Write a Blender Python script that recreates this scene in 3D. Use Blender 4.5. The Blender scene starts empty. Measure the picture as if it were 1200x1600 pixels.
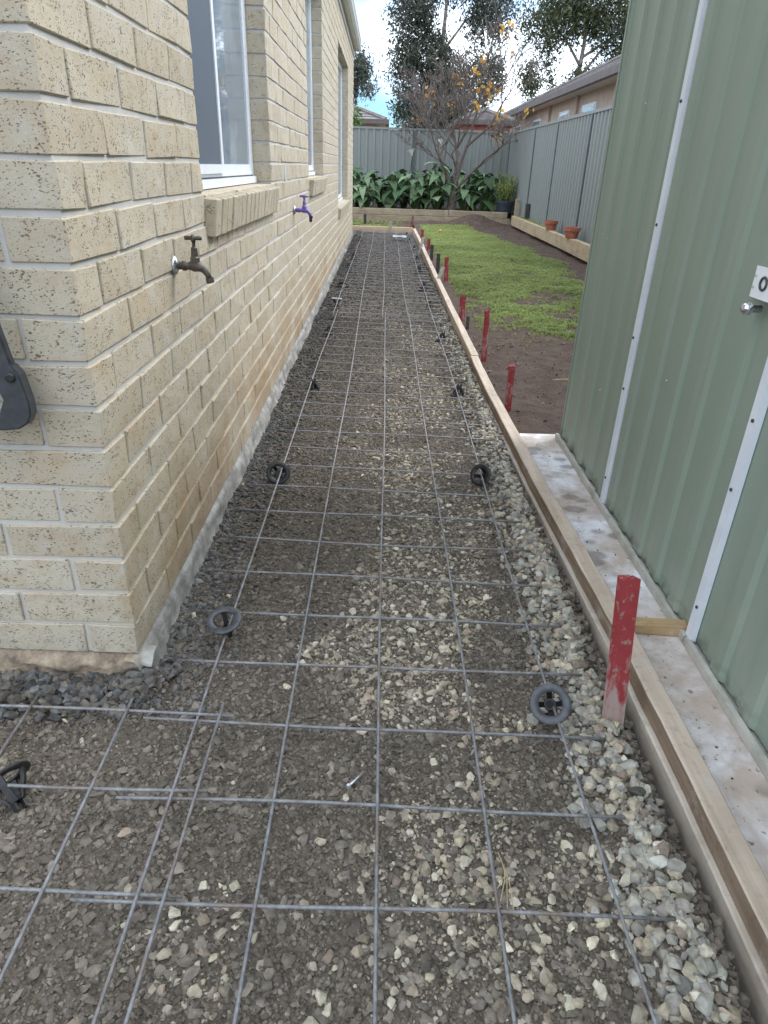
import bpy, bmesh, math, random
import numpy as np
from mathutils import Vector, Matrix, Euler

random.seed(7)
RNG = np.random.default_rng(7)
SC = bpy.context.scene
COL = SC.collection

# ------------------------------------------------------------------ camera
F_PX, PITCH, YAW, ROLL = 1040.463, 0.4791, 0.0121, 0.0338
CAM = Vector((-0.020, -0.6758, 1.1436))
fw = Vector((math.sin(YAW) * math.cos(PITCH), math.cos(YAW) * math.cos(PITCH), -math.sin(PITCH)))
rt = Vector((math.cos(YAW), -math.sin(YAW), 0)); up = rt.cross(fw)
cr = rt * math.cos(ROLL) + up * math.sin(ROLL); cu = -rt * math.sin(ROLL) + up * math.cos(ROLL)
cam_data = bpy.data.cameras.new('camera'); cam = bpy.data.objects.new('camera', cam_data); COL.objects.link(cam)
cam_data.sensor_fit = 'VERTICAL'; cam_data.sensor_height = 24.0; cam_data.sensor_width = 18.0
cam_data.lens = 24.0 * F_PX / 1600.0
cam_data.clip_start = 0.02; cam_data.clip_end = 1000
m = Matrix((cr, cu, -fw)).transposed().to_4x4(); m.translation = CAM
cam.matrix_world = m
SC.camera = cam

# ------------------------------------------------------------------ sky, sun, exposure
SUN_EL, SUN_AZ = 48.0, 62.0          # azimuth from +Y towards +X
w = bpy.data.worlds.new('World'); SC.world = w; w.use_nodes = True
nt = w.node_tree; nt.nodes.clear()
out = nt.nodes.new('ShaderNodeOutputWorld'); bg = nt.nodes.new('ShaderNodeBackground')
sky = nt.nodes.new('ShaderNodeTexSky'); sky.sky_type = 'NISHITA'; sky.sun_disc = False
sky.sun_elevation = math.radians(SUN_EL); sky.sun_rotation = math.radians(SUN_AZ)
sky.air_density = 1.0; sky.dust_density = 0.6; sky.ozone_density = 1.6
tc = nt.nodes.new('ShaderNodeTexCoord')
mp = nt.nodes.new('ShaderNodeMapping'); mp.inputs['Scale'].default_value = (1.0, 1.0, 2.6)
mp.inputs['Location'].default_value = (0.35, 0.1, 0.0)
nz = nt.nodes.new('ShaderNodeTexNoise'); nz.inputs['Scale'].default_value = 2.6; nz.inputs['Detail'].default_value = 7
nz.inputs['Roughness'].default_value = 0.55
rp = nt.nodes.new('ShaderNodeValToRGB')
rp.color_ramp.elements[0].position = 0.36; rp.color_ramp.elements[0].color = (0, 0, 0, 1)
rp.color_ramp.elements[1].position = 0.56; rp.color_ramp.elements[1].color = (1, 1, 1, 1)
mx = nt.nodes.new('ShaderNodeMixRGB'); mx.inputs[2].default_value = (13.9, 15.0, 16.2, 1)
nt.links.new(tc.outputs['Generated'], mp.inputs['Vector']); nt.links.new(mp.outputs[0], nz.inputs['Vector'])
sx = nt.nodes.new('ShaderNodeSeparateXYZ'); nt.links.new(tc.outputs['Generated'], sx.inputs[0])
wb = nt.nodes.new('ShaderNodeMath'); wb.operation = 'MULTIPLY_ADD'; wb.inputs[1].default_value = 0.30; nt.links.new(nz.outputs[0], wb.inputs[0]); nt.links.new(sx.outputs[2], wb.inputs[2])
el = nt.nodes.new('ShaderNodeMapRange'); el.interpolation_type = 'SMOOTHSTEP'; el.inputs[1].default_value = 0.17; el.inputs[2].default_value = 0.31; nt.links.new(wb.outputs[0], el.inputs[0])
mu = nt.nodes.new('ShaderNodeMath'); mu.operation = 'MULTIPLY'
nt.links.new(nz.outputs[0], rp.inputs[0]); nt.links.new(rp.outputs[0], mu.inputs[0]); nt.links.new(el.outputs[0], mu.inputs[1]); nt.links.new(mu.outputs[0], mx.inputs[0])
tint = nt.nodes.new('ShaderNodeMixRGB'); tint.blend_type = 'MULTIPLY'; tint.inputs[0].default_value = 1.0; tint.inputs[2].default_value = (0.55, 0.83, 1.12, 1)
nt.links.new(sky.outputs[0], tint.inputs[1]); nt.links.new(tint.outputs[0], mx.inputs[1]); nt.links.new(mx.outputs[0], bg.inputs[0])
bg.inputs[1].default_value = 0.075
nt.links.new(bg.outputs[0], out.inputs[0])

sl = bpy.data.lights.new('sun', 'SUN'); sun = bpy.data.objects.new('sun', sl); COL.objects.link(sun)
sl.energy = 1.0; sl.angle = math.radians(25); sl.color = (1.0, 0.97, 0.93)
sd = Vector((math.sin(math.radians(SUN_AZ)) * math.cos(math.radians(SUN_EL)), math.cos(math.radians(SUN_AZ)) * math.cos(math.radians(SUN_EL)), math.sin(math.radians(SUN_EL))))
sun.rotation_euler = sd.to_track_quat('Z', 'Y').to_euler()
SC.view_settings.view_transform = 'Standard'; SC.view_settings.look = 'None'
SC.view_settings.gamma = 1; SC.view_settings.use_curve_mapping = False
SC.view_settings.exposure = 1.34
SC.cycles.max_bounces = 8; SC.cycles.diffuse_bounces = 4

# ------------------------------------------------------------------ helpers
def tag(o, label=None, cat=None, group=None, kind=None):
    if label: o['label'] = label
    if cat: o['category'] = cat
    if group: o['group'] = group
    if kind: o['kind'] = kind
    return o

def obj(name, me, mat=None, parent=None, smooth=False):
    o = bpy.data.objects.new(name, me); COL.objects.link(o)
    if mat is not None and len(me.materials) == 0: me.materials.append(mat)
    if parent is not None: o.parent = parent
    if smooth: shade(me)
    return o

def shade(me):
    me.polygons.foreach_set('use_smooth', [True] * len(me.polygons))

def empty(name, loc=(0, 0, 0), rz=0.0):
    o = bpy.data.objects.new(name, None); COL.objects.link(o)
    o.location = loc; o.rotation_euler = (0, 0, rz); o.empty_display_size = 0.05
    return o

def copy_tree(o, parent=None):
    c = o.copy(); COL.objects.link(c); c.parent = parent
    for ch in list(o.children): copy_tree(ch, c)
    return c

class MB:
    """collects vertices and faces"""
    def __init__(s): s.v = []; s.f = []
    def add(s, vs, fs):
        b = len(s.v); s.v += [tuple(v) for v in vs]; s.f += [tuple(i + b for i in f) for f in fs]
    def box(s, x0, x1, y0, y1, z0, z1):
        s.add([(x0, y0, z0), (x1, y0, z0), (x1, y1, z0), (x0, y1, z0), (x0, y0, z1), (x1, y0, z1), (x1, y1, z1), (x0, y1, z1)],
              [(0, 3, 2, 1), (4, 5, 6, 7), (0, 1, 5, 4), (1, 2, 6, 5), (2, 3, 7, 6), (3, 0, 4, 7)])
    def tube(s, path, radii, n=8, caps=True):
        P = [Vector(p) for p in path]; k = len(P)
        if not hasattr(radii, '__len__'): radii = [radii] * k
        t = (P[1] - P[0]).normalized()
        a = Vector((0, 0, 1)) if abs(t.z) < 0.9 else Vector((1, 0, 0))
        u = t.cross(a).normalized(); vs = []
        for i in range(k):
            t = (P[min(i + 1, k - 1)] - P[max(i - 1, 0)])
            if t.length < 1e-9: t = Vector((0, 0, 1))
            t.normalize(); u = (u - t * u.dot(t))
            if u.length < 1e-6: u = t.orthogonal()
            u.normalize(); w_ = t.cross(u)
            for j in range(n):
                an = 2 * math.pi * j / n
                vs.append(P[i] + (u * math.cos(an) + w_ * math.sin(an)) * radii[i])
        fs = [(i * n + j, i * n + (j + 1) % n, (i + 1) * n + (j + 1) % n, (i + 1) * n + j) for i in range(k - 1) for j in range(n)]
        if caps: fs += [tuple(range(n - 1, -1, -1)), tuple((k - 1) * n + j for j in range(n))]
        s.add(vs, fs)
    def lathe(s, prof, n=16, M=None):
        vs = []; k = len(prof)
        for r, z in prof:
            for j in range(n):
                an = 2 * math.pi * j / n; p = Vector((r * math.cos(an), r * math.sin(an), z))
                vs.append(M @ p if M else p)
        fs = [(i * n + j, i * n + (j + 1) % n, (i + 1) * n + (j + 1) % n, (i + 1) * n + j) for i in range(k - 1) for j in range(n)]
        if prof[0][0] > 1e-6: fs.append(tuple(range(n - 1, -1, -1)))
        if prof[-1][0] > 1e-6: fs.append(tuple((k - 1) * n + j for j in range(n)))
        s.add(vs, fs)
    def mesh(s, name):
        me = bpy.data.meshes.new(name); me.from_pydata(s.v, [], s.f); me.update(); return me
    def build(s, name, mat=None, parent=None, smooth=False):
        return obj(name, s.mesh(name), mat, parent, smooth)

def np_mesh(name, V, Fq):
    """fast mesh from numpy: V (n,3), Fq (m,k)"""
    me = bpy.data.meshes.new(name); k = Fq.shape[1]; mm = Fq.shape[0]
    me.vertices.add(len(V)); me.vertices.foreach_set('co', np.asarray(V, np.float32).ravel())
    me.loops.add(mm * k); me.loops.foreach_set('vertex_index', Fq.astype(np.int32).ravel())
    me.polygons.add(mm); me.polygons.foreach_set('loop_start', np.arange(0, mm * k, k, dtype=np.int32))
    me.update(calc_edges=True); return me

def bevel_box(lx, ly, lz, b=0.003, seg=1, jit=0.0, seed=0):
    """box centred on the origin with bevelled edges"""
    bm = bmesh.new(); bmesh.ops.create_cube(bm, size=1.0)
    rr = random.Random(seed)
    for v in bm.verts:
        v.co = Vector((v.co.x * lx + rr.uniform(-jit, jit), v.co.y * ly + rr.uniform(-jit, jit), v.co.z * lz + rr.uniform(-jit, jit)))
    bmesh.ops.bevel(bm, geom=bm.edges[:], offset=b, segments=seg, profile=0.5, affect='EDGES')
    me = bpy.data.meshes.new('block'); bm.to_mesh(me); bm.free(); return me

def vnoise(x, y, seed=0):
    """smooth value noise 0..1 on numpy arrays"""
    xi = np.floor(x).astype(np.int64); yi = np.floor(y).astype(np.int64); fx = x - xi; fy = y - yi
    fx = fx * fx * (3 - 2 * fx); fy = fy * fy * (3 - 2 * fy)
    def h(a, b):
        n = (a * 374761393 + b * 668265263 + seed * 982451653) & 0x7fffffff
        n = ((n ^ (n >> 13)) * 1274126177) & 0x7fffffff
        return ((n ^ (n >> 16)) & 0xffff) / 65535.0
    return (h(xi, yi) * (1 - fx) + h(xi + 1, yi) * fx) * (1 - fy) + (h(xi, yi + 1) * (1 - fx) + h(xi + 1, yi + 1) * fx) * fy
def fbm(x, y, seed=0, oct=3):
    s = 0; a = 0.5; t = 0
    for i in range(oct): s = s + a * vnoise(x * 2 ** i, y * 2 ** i, seed + i); t += a; a *= 0.5
    return s / t

# ------------------------------------------------------------------ materials
class NT:
    def __init__(s, name):
        s.m = bpy.data.materials.new(name); s.m.use_nodes = True; s.t = s.m.node_tree
        s.b = s.t.nodes['Principled BSDF']; s.o = s.t.nodes['Material Output']
        s.pos = s.t.nodes.new('ShaderNodeNewGeometry').outputs['Position']
    def n(s, typ, **kw):
        nd = s.t.nodes.new(typ)
        for k, v in kw.items(): setattr(nd, k, v)
        return nd
    def l(s, a, b): s.t.links.new(a, b)
    def setin(s, sock, v):
        if hasattr(v, 'links') or isinstance(v, bpy.types.NodeSocket): s.l(v, sock)
        else: sock.default_value = v
    def noise(s, scale, detail=4, rough=0.55, vec=None, dist=0.0):
        nd = s.n('ShaderNodeTexNoise'); nd.inputs['Scale'].default_value = scale; nd.inputs['Detail'].default_value = detail
        nd.inputs['Roughness'].default_value = rough; nd.inputs['Distortion'].default_value = dist
        s.l(vec or s.pos, nd.inputs['Vector']); return nd.outputs[0]
    def voro(s, scale, vec=None, feat='F1', out='Distance', rnd=1.0):
        nd = s.n('ShaderNodeTexVoronoi'); nd.feature = feat; nd.inputs['Scale'].default_value = scale
        nd.inputs['Randomness'].default_value = rnd
        s.l(vec or s.pos, nd.inputs['Vector']); return nd.outputs[out]
    def ramp(s, fac, stops):
        nd = s.n('ShaderNodeValToRGB'); e = nd.color_ramp.elements
        while len(e) < len(stops): e.new(0.5)
        for i, (p, c) in enumerate(stops):
            e[i].position = p; e[i].color = (c, c, c, 1) if not hasattr(c, '__len__') else (*c[:3], 1)
        s.l(fac, nd.inputs[0]); return nd.outputs[0]
    def mix(s, fac, a, b, mode='MIX'):
        nd = s.n('ShaderNodeMixRGB', blend_type=mode)
        for i, v in ((0, fac), (1, a), (2, b)):
            if isinstance(v, bpy.types.NodeSocket): s.l(v, nd.inputs[i])
            elif i == 0: nd.inputs[0].default_value = v
            else: nd.inputs[i].default_value = (*v[:3], 1)
        return nd.outputs[0]
    def math(s, op, a, b=0.0, c=None, clamp=False):
        nd = s.n('ShaderNodeMath', operation=op); nd.use_clamp = clamp
        for i, v in enumerate((a, b) if c is None else (a, b, c)):
            if isinstance(v, bpy.types.NodeSocket): s.l(v, nd.inputs[i])
            else: nd.inputs[i].default_value = v
        return nd.outputs[0]
    def mapping(s, scale=(1, 1, 1), rot=(0, 0, 0), vec=None):
        nd = s.n('ShaderNodeMapping'); nd.inputs['Scale'].default_value = scale; nd.inputs['Rotation'].default_value = rot
        s.l(vec or s.pos, nd.inputs['Vector']); return nd.outputs[0]
    def sep(s, vec=None):
        nd = s.n('ShaderNodeSeparateXYZ'); s.l(vec or s.pos, nd.inputs[0]); return nd.outputs
    def attr(s, name, typ='GEOMETRY', out='Color'):
        nd = s.n('ShaderNodeAttribute'); nd.attribute_type = typ; nd.attribute_name = name; return nd.outputs[out]
    def rand(s): return s.n('ShaderNodeObjectInfo').outputs['Random']
    def bump(s, h, strength=0.3, dist=0.002):
        nd = s.n('ShaderNodeBump'); nd.inputs['Strength'].default_value = strength; nd.inputs['Distance'].default_value = dist
        s.l(h, nd.inputs['Height'])
        s.l(nd.outputs[0], s.b.inputs['Normal']); return nd.outputs[0]
    def done(s, color=None, rough=0.8, metal=0.0, spec=None):
        if color is not None:
            if isinstance(color, bpy.types.NodeSocket): s.l(color, s.b.inputs['Base Color'])
            else: s.b.inputs['Base Color'].default_value = (*color[:3], 1)
        if isinstance(rough, bpy.types.NodeSocket): s.l(rough, s.b.inputs['Roughness'])
        else: s.b.inputs['Roughness'].default_value = rough
        s.b.inputs['Metallic'].default_value = metal
        if spec is not None: s.b.inputs['Specular IOR Level'].default_value = spec
        return s.m

def m_noise(name, a, b, scale=8, rough=0.8, metal=0.0, bump=0.0, bscale=None, bdist=0.002, lo=0.35, hi=0.65, detail=4, spec=None):
    t = NT(name); c = t.mix(t.ramp(t.noise(scale, detail), [(lo, 0.0), (hi, 1.0)]), a, b)
    if bump: t.bump(t.noise(bscale or scale * 3, 4), bump, bdist)
    return t.done(c, rough, metal, spec)

def mat_brick(name='cream_brick'):
    t = NT(name)
    rnd = t.math('FRACT', t.math('ADD', t.rand(), t.attr('tint', out='Fac')))
    base = t.ramp(rnd, [(0.0, (0.48, 0.395, 0.28)), (0.25, (0.56, 0.485, 0.36)), (0.5, (0.52, 0.43, 0.30)), (0.75, (0.59, 0.525, 0.40)), (1.0, (0.52, 0.41, 0.275))])
    big = t.noise(9, 3); base = t.mix(t.ramp(big, [(0.3, 0.0), (0.72, 1.0)]), base, (0.57, 0.52, 0.42))
    wrm = t.noise(17, 3, vec=t.mapping((1, 1, 1.3))); base = t.mix(t.ramp(wrm, [(0.50, 0.0), (0.76, 0.55)]), base, (0.50, 0.36, 0.225))
    # fine sandy grain
    base = t.mix(t.ramp(t.noise(420, 3), [(0.35, 0.0), (0.7, 0.38)]), base, (0.38, 0.33, 0.26))
    # pits and iron spots, wider than tall
    v = t.mapping((1, 1, 1.9))
    wv = t.n('ShaderNodeVectorMath', operation='ADD'); t.l(v, wv.inputs[0])
    dn = t.n('ShaderNodeTexNoise'); dn.inputs['Scale'].default_value = 130; dn.inputs['Detail'].default_value = 3; t.l(v, dn.inputs['Vector'])
    sc_ = t.n('ShaderNodeVectorMath', operation='SCALE'); t.l(dn.outputs['Color'], sc_.inputs[0]); sc_.inputs['Scale'].default_value = 0.016
    t.l(sc_.outputs[0], wv.inputs[1])
    vd = t.voro(120, vec=wv.outputs[0]); dens = t.noise(34, 3)
    thr = t.math('MULTIPLY_ADD', t.ramp(dens, [(0.32, 0.0), (0.70, 1.0)]), 0.30, 0.115)
    pit = t.math('MULTIPLY', t.math('SUBTRACT', thr, vd), 12.0, clamp=True)
    vd2 = t.voro(280, vec=wv.outputs[0]); pit2 = t.math('MULTIPLY', t.math('SUBTRACT', t.math('MULTIPLY', thr, 0.62), vd2), 10.0, clamp=True)
    pit = t.math('MAXIMUM', pit, t.math('MULTIPLY', pit2, 0.85))
    pcol = t.mix(t.noise(60, 2), (0.12, 0.085, 0.06), (0.27, 0.19, 0.12))
    c = t.mix(t.math('MULTIPLY', pit, 0.95), base, pcol)
    # brown damp staining low on the long wall, and grime on the lowest courses
    x, y, z = t.sep()
    sn = t.noise(2.6, 4)
    band = t.math('MULTIPLY', t.math('SUBTRACT', 0.60, z), 2.6, clamp=True)
    st = t.math('MULTIPLY', band, t.ramp(sn, [(0.38, 0.0), (0.60, 1.0)]))
    st = t.math('MULTIPLY', st, t.math('MULTIPLY', t.math('ADD', x, 0.60), 60.0, clamp=True))
    c = t.mix(t.math('MULTIPLY', st, 0.62), c, (0.33, 0.20, 0.085))
    gr = t.math('MULTIPLY', t.math('SUBTRACT', 0.24, z), 6.0, clamp=True)
    c = t.mix(t.math('MULTIPLY', t.math('MULTIPLY', gr, t.ramp(t.noise(14, 4), [(0.3, 0.0), (0.6, 1.0)])), 0.5), c, (0.30, 0.27, 0.24))
    # dirt splashed up from the path, mortar smears along the arrises
    spl = t.math('MULTIPLY', t.math('SUBTRACT', 0.50, z), 2.4, clamp=True)
    c = t.mix(t.math('MULTIPLY', spl, t.ramp(t.noise(38, 5, 0.65), [(0.52, 0.0), (0.70, 0.55)])), c, (0.27, 0.215, 0.16))
    c = t.mix(t.ramp(t.noise(13, 5, 0.6), [(0.60, 0.0), (0.74, 0.45)]), c, (0.56, 0.55, 0.53))
    h = t.math('SUBTRACT', t.math('MULTIPLY', t.noise(300, 4), 0.35), t.math('MULTIPLY', pit, 1.0))
    h = t.math('ADD', h, t.math('MULTIPLY', t.noise(45, 3), 0.9))
    t.bump(h, 0.75, 0.0026)
    return t.done(c, 0.9, spec=0.25)

def mat_mortar():
    t = NT('pale_mortar')
    c = t.mix(t.noise(30, 4), (0.47, 0.455, 0.43), (0.60, 0.585, 0.555))
    x, y, z = t.sep()
    low = t.math('MULTIPLY', t.math('SUBTRACT', 0.65, z), 2.0, clamp=True)
    c = t.mix(t.math('MULTIPLY', low, t.ramp(t.noise(5, 3), [(0.35, 0.2), (0.7, 0.8)])), c, (0.58, 0.50, 0.36))
    t.bump(t.noise(220, 4), 0.5, 0.002)
    return t.done(c, 0.92, spec=0.2)

def mat_timber(name, a, b, axis='y', stain=None):
    t = NT(name)
    sc = {'x': (2.5, 60, 60), 'y': (60, 2.5, 60), 'z': (60, 60, 2.5)}[axis]
    g = t.noise(1.0, 5, 0.6, t.mapping(sc), 0.4)
    c = t.mix(t.ramp(g, [(0.34, 0.0), (0.66, 1.0)]), a, b)
    c = t.mix(t.ramp(t.noise(5, 4), [(0.45, 0.0), (0.75, 0.6)]), c, stain or tuple(v * 0.72 for v in a))
    c = t.mix(t.ramp(t.noise(46, 5, 0.7), [(0.54, 0.0), (0.72, 0.6)]), c, tuple(v * 0.6 for v in a))
    c = t.mix(t.ramp(t.noise(11, 5, 0.65), [(0.56, 0.0), (0.70, 0.45)]), c, (0.55, 0.52, 0.48))
    kn = t.voro(3.4, vec=t.mapping(tuple(1.0 if s_ < 10 else 3.0 for s_ in sc)))
    c = t.mix(t.ramp(kn, [(0.04, 0.7), (0.10, 0.0)]), c, (0.22, 0.12, 0.05))
    t.bump(t.math('ADD', g, t.math('MULTIPLY', t.noise(240, 3), 0.5)), 0.35, 0.0015)
    return t.done(c, 0.85, spec=0.25)

MAT = {}
MAT['brick'] = mat_brick(); MAT['mortar'] = mat_mortar()
MAT['pine'] = mat_timber('pine_formwork', (0.47, 0.375, 0.29), (0.61, 0.52, 0.425), 'y', (0.34, 0.265, 0.205))
MAT['pine_grey'] = mat_timber('weathered_formwork', (0.44, 0.38, 0.31), (0.60, 0.54, 0.46), 'y', (0.22, 0.17, 0.13))
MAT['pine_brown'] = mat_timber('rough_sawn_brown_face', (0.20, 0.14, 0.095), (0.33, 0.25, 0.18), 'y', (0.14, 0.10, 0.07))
MAT['pine_x'] = mat_timber('pine_crossboard', (0.66, 0.48, 0.32), (0.76, 0.60, 0.44), 'x')
MAT['offcut'] = mat_timber('offcut_timber', (0.34, 0.225, 0.11), (0.48, 0.35, 0.20), 'x', (0.20, 0.13, 0.06))
MAT['sleeper_x'] = mat_timber('sleeper_timber', (0.36, 0.29, 0.20), (0.48, 0.40, 0.29), 'x', (0.22, 0.18, 0.13))
MAT['sleeper_y'] = mat_timber('sleeper_timber_side', (0.44, 0.33, 0.21), (0.54, 0.43, 0.30), 'y', (0.26, 0.19, 0.12))

def mat_stake(name, paint, wear):
    t = NT(name)
    wood = t.mix(t.noise(1, 4, vec=t.mapping((70, 70, 4))), (0.34, 0.27, 0.24), (0.46, 0.38, 0.345))
    x, y, z = t.sep()
    n = t.math('ADD', t.noise(34, 6, 0.65, vec=t.mapping((1, 1, 0.25))), t.math('MULTIPLY', t.math('SUBTRACT', 0.17, z), wear))
    c = t.mix(t.ramp(n, [(0.54, 0.0), (0.68, 0.85)]), t.mix(t.noise(40, 3), paint, tuple(v * 0.7 for v in paint)), wood)
    c = t.mix(t.ramp(t.noise(60, 3), [(0.58, 0.0), (0.66, 0.6)]), c, (0.34, 0.28, 0.24))
    t.bump(t.noise(1, 4, vec=t.mapping((120, 120, 8))), 0.35, 0.002)
    return t.done(c, 0.75, spec=0.3)
MAT['stake_red'] = mat_stake('red_painted_stake', (0.36, 0.05, 0.055), 2.2)
MAT['stake_red2'] = mat_stake('red_painted_stake_clean', (0.34, 0.045, 0.052), 0.25)
MAT['stake_dark'] = m_noise('dark_steel_peg', (0.03, 0.032, 0.03), (0.08, 0.07, 0.06), 30, 0.7)
MAT['stake_grey'] = m_noise('weathered_peg', (0.36, 0.33, 0.29), (0.52, 0.48, 0.43), 30, 0.85)

def mat_steel():
    t = NT('ribbed_steel')
    c = t.mix(t.ramp(t.noise(35, 4), [(0.4, 0.0), (0.7, 1.0)]), (0.20, 0.20, 0.21), (0.33, 0.33, 0.34))
    c = t.mix(t.ramp(t.noise(11, 4), [(0.50, 0.0), (0.68, 0.7)]), c, (0.20, 0.14, 0.105))
    wv = t.n('ShaderNodeTexWave'); wv.wave_type = 'BANDS'; wv.bands_direction = 'DIAGONAL'; wv.inputs['Scale'].default_value = 46
    t.l(t.pos, wv.inputs['Vector'])
    t.bump(wv.outputs[1], 0.6, 0.0012)
    return t.done(c, 0.55, 0.3)
MAT['steel'] = mat_steel()
MAT['black_plastic'] = m_noise('black_plastic', (0.012, 0.012, 0.013), (0.03, 0.03, 0.032), 40, 0.45)
MAT['grey_plastic'] = m_noise('worn_grey_plastic', (0.055, 0.058, 0.066), (0.095, 0.098, 0.108), 60, 0.42)
MAT['white_plastic'] = m_noise('pale_grey_plastic', (0.35, 0.36, 0.37), (0.5, 0.5, 0.5), 60, 0.6)
MAT['charcoal'] = m_noise('charcoal_plastic', (0.042, 0.045, 0.052), (0.062, 0.066, 0.074), 50, 0.42, bump=0.1, bscale=500, bdist=0.0005)
MAT['zinc'] = m_noise('zinc_bolt', (0.55, 0.58, 0.62), (0.7, 0.72, 0.75), 80, 0.35, 0.8)
MAT['bronze'] = m_noise('old_bronze', (0.085, 0.075, 0.062), (0.15, 0.13, 0.11), 60, 0.5, 0.55, bump=0.2, bscale=200, bdist=0.001)
MAT['chrome'] = m_noise('chrome_flange', (0.6, 0.62, 0.65), (0.75, 0.77, 0.8), 20, 0.18, 0.95)
MAT['purple'] = m_noise('purple_tap_paint', (0.13, 0.09, 0.36), (0.18, 0.13, 0.44), 60, 0.35)
MAT['white_frame'] = m_noise('white_powdercoat', (0.76, 0.79, 0.82), (0.82, 0.84, 0.86), 12, 0.38)
MAT['screen'] = m_noise('fly_screen_mesh', (0.075, 0.095, 0.12), (0.10, 0.12, 0.15), 400, 0.75)
MAT['seal'] = m_noise('dark_seal', (0.03, 0.035, 0.04), (0.06, 0.06, 0.07), 40, 0.7)
MAT['gutter'] = m_noise('cream_steel_gutter', (0.50, 0.50, 0.45), (0.58, 0.58, 0.53), 5, 0.45)
MAT['blue_mark'] = m_noise('chalk_blue', (0.42, 0.55, 0.68), (0.55, 0.64, 0.72), 60, 0.9)

def mat_glass():
    t = NT('window_glass')
    c = t.mix(t.ramp(t.noise(1.7, 3), [(0.42, 0.0), (0.6, 1.0)]), (0.20, 0.25, 0.30), (0.36, 0.43, 0.48))
    t.b.inputs['IOR'].default_value = 1.9
    return t.done(c, 0.03, 0.0, 0.6)
MAT['glass'] = mat_glass()

def mat_shed():
    t = NT('sage_steel')
    x, y, z = t.sep()
    c = t.mix(t.noise(3, 4), (0.228, 0.285, 0.228), (0.268, 0.322, 0.262))
    stk = t.noise(1, 5, vec=t.mapping((22, 22, 1.2)))
    c = t.mix(t.ramp(stk, [(0.46, 0.0), (0.72, 0.45)]), c, (0.30, 0.345, 0.29))
    low = t.math('MULTIPLY', t.math('SUBTRACT', 0.42, z), 3.0, clamp=True)
    c = t.mix(t.math('MULTIPLY', low, t.ramp(t.noise(9, 5, vec=t.mapping((1, 1, 0.35))), [(0.4, 0.0), (0.7, 0.75)])), c, (0.36, 0.36, 0.31))
    sp = t.voro(55); c = t.mix(t.math('MULTIPLY', t.ramp(sp, [(0.05, 1.0), (0.08, 0.0)]), t.ramp(t.noise(4, 2), [(0.5, 0.0), (0.62, 0.7)])), c, (0.6, 0.62, 0.58))
    gr = t.math('MULTIPLY', t.math('SUBTRACT', 0.12, z), 18.0, clamp=True)
    c = t.mix(t.math('MULTIPLY', gr, t.ramp(t.noise(24, 4), [(0.42, 0.0), (0.6, 0.85)])), c, (0.07, 0.075, 0.05))
    return t.done(c, 0.5, 0.0, 0.4)
MAT['shed'] = mat_shed()
MAT['strip'] = m_noise('white_strip', (0.66, 0.70, 0.76), (0.74, 0.77, 0.82), 14, 0.45)
MAT['base_rail'] = m_noise('dusty_base_rail', (0.36, 0.36, 0.31), (0.52, 0.50, 0.45), 16, 0.7)

def mat_concrete():
    t = NT('stained_concrete')
    n = t.noise(5.5, 6, 0.6, dist=0.4)
    c = t.mix(t.ramp(n, [(0.38, 0.0), (0.60, 1.0)]), (0.50, 0.42, 0.36), (0.76, 0.77, 0.80))
    c = t.mix(t.ramp(t.noise(16, 5), [(0.45, 0.0), (0.7, 0.7)]), c, (0.36, 0.29, 0.24))
    c = t.mix(t.ramp(t.noise(60, 4), [(0.62, 0.0), (0.70, 0.7)]), c, (0.12, 0.10, 0.085))
    # damp round prints
    pr = t.voro(7.5, vec=t.mapping((1.0, 1.5, 0.0)))
    msk = t.ramp(t.noise(2.1, 1), [(0.44, 0.0), (0.50, 1.0)])
    c = t.mix(t.math('MULTIPLY', t.ramp(pr, [(0.26, 0.6), (0.36, 0.0)]), msk), c, (0.17, 0.145, 0.13))
    t.bump(t.noise(120, 5), 0.4, 0.002)
    return t.done(c, 0.9, spec=0.25)
MAT['concrete'] = mat_concrete()

def mat_footing():
    t = NT('rough_footing')
    c = t.mix(t.ramp(t.noise(14, 5), [(0.35, 0.0), (0.65, 1.0)]), (0.20, 0.19, 0.175), (0.40, 0.385, 0.355))
    x, y, z = t.sep()
    fr = t.math('MULTIPLY', t.math('SUBTRACT', -0.555, x), 30.0, clamp=True)
    fr = t.math('MULTIPLY', fr, t.math('MULTIPLY', t.math('SUBTRACT', 0.575, y), 60.0, clamp=True))
    c = t.mix(t.math('MULTIPLY', fr, 0.85), c, t.ramp(t.noise(26, 5, 0.65), [(0.3, (0.10, 0.07, 0.05)), (0.5, (0.30, 0.22, 0.15)), (0.68, (0.48, 0.40, 0.28))]))
    low = t.math('MULTIPLY', t.math('SUBTRACT', 0.05, t.math('ADD', z, t.math('MULTIPLY', t.noise(18, 3), 0.05))), 30.0, clamp=True)
    c = t.mix(t.math('MULTIPLY', low, 0.75), c, (0.14, 0.125, 0.11))
    t.bump(t.noise(70, 5), 0.8, 0.006)
    return t.done(c, 0.95, spec=0.2)
MAT['footing'] = mat_footing()

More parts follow.
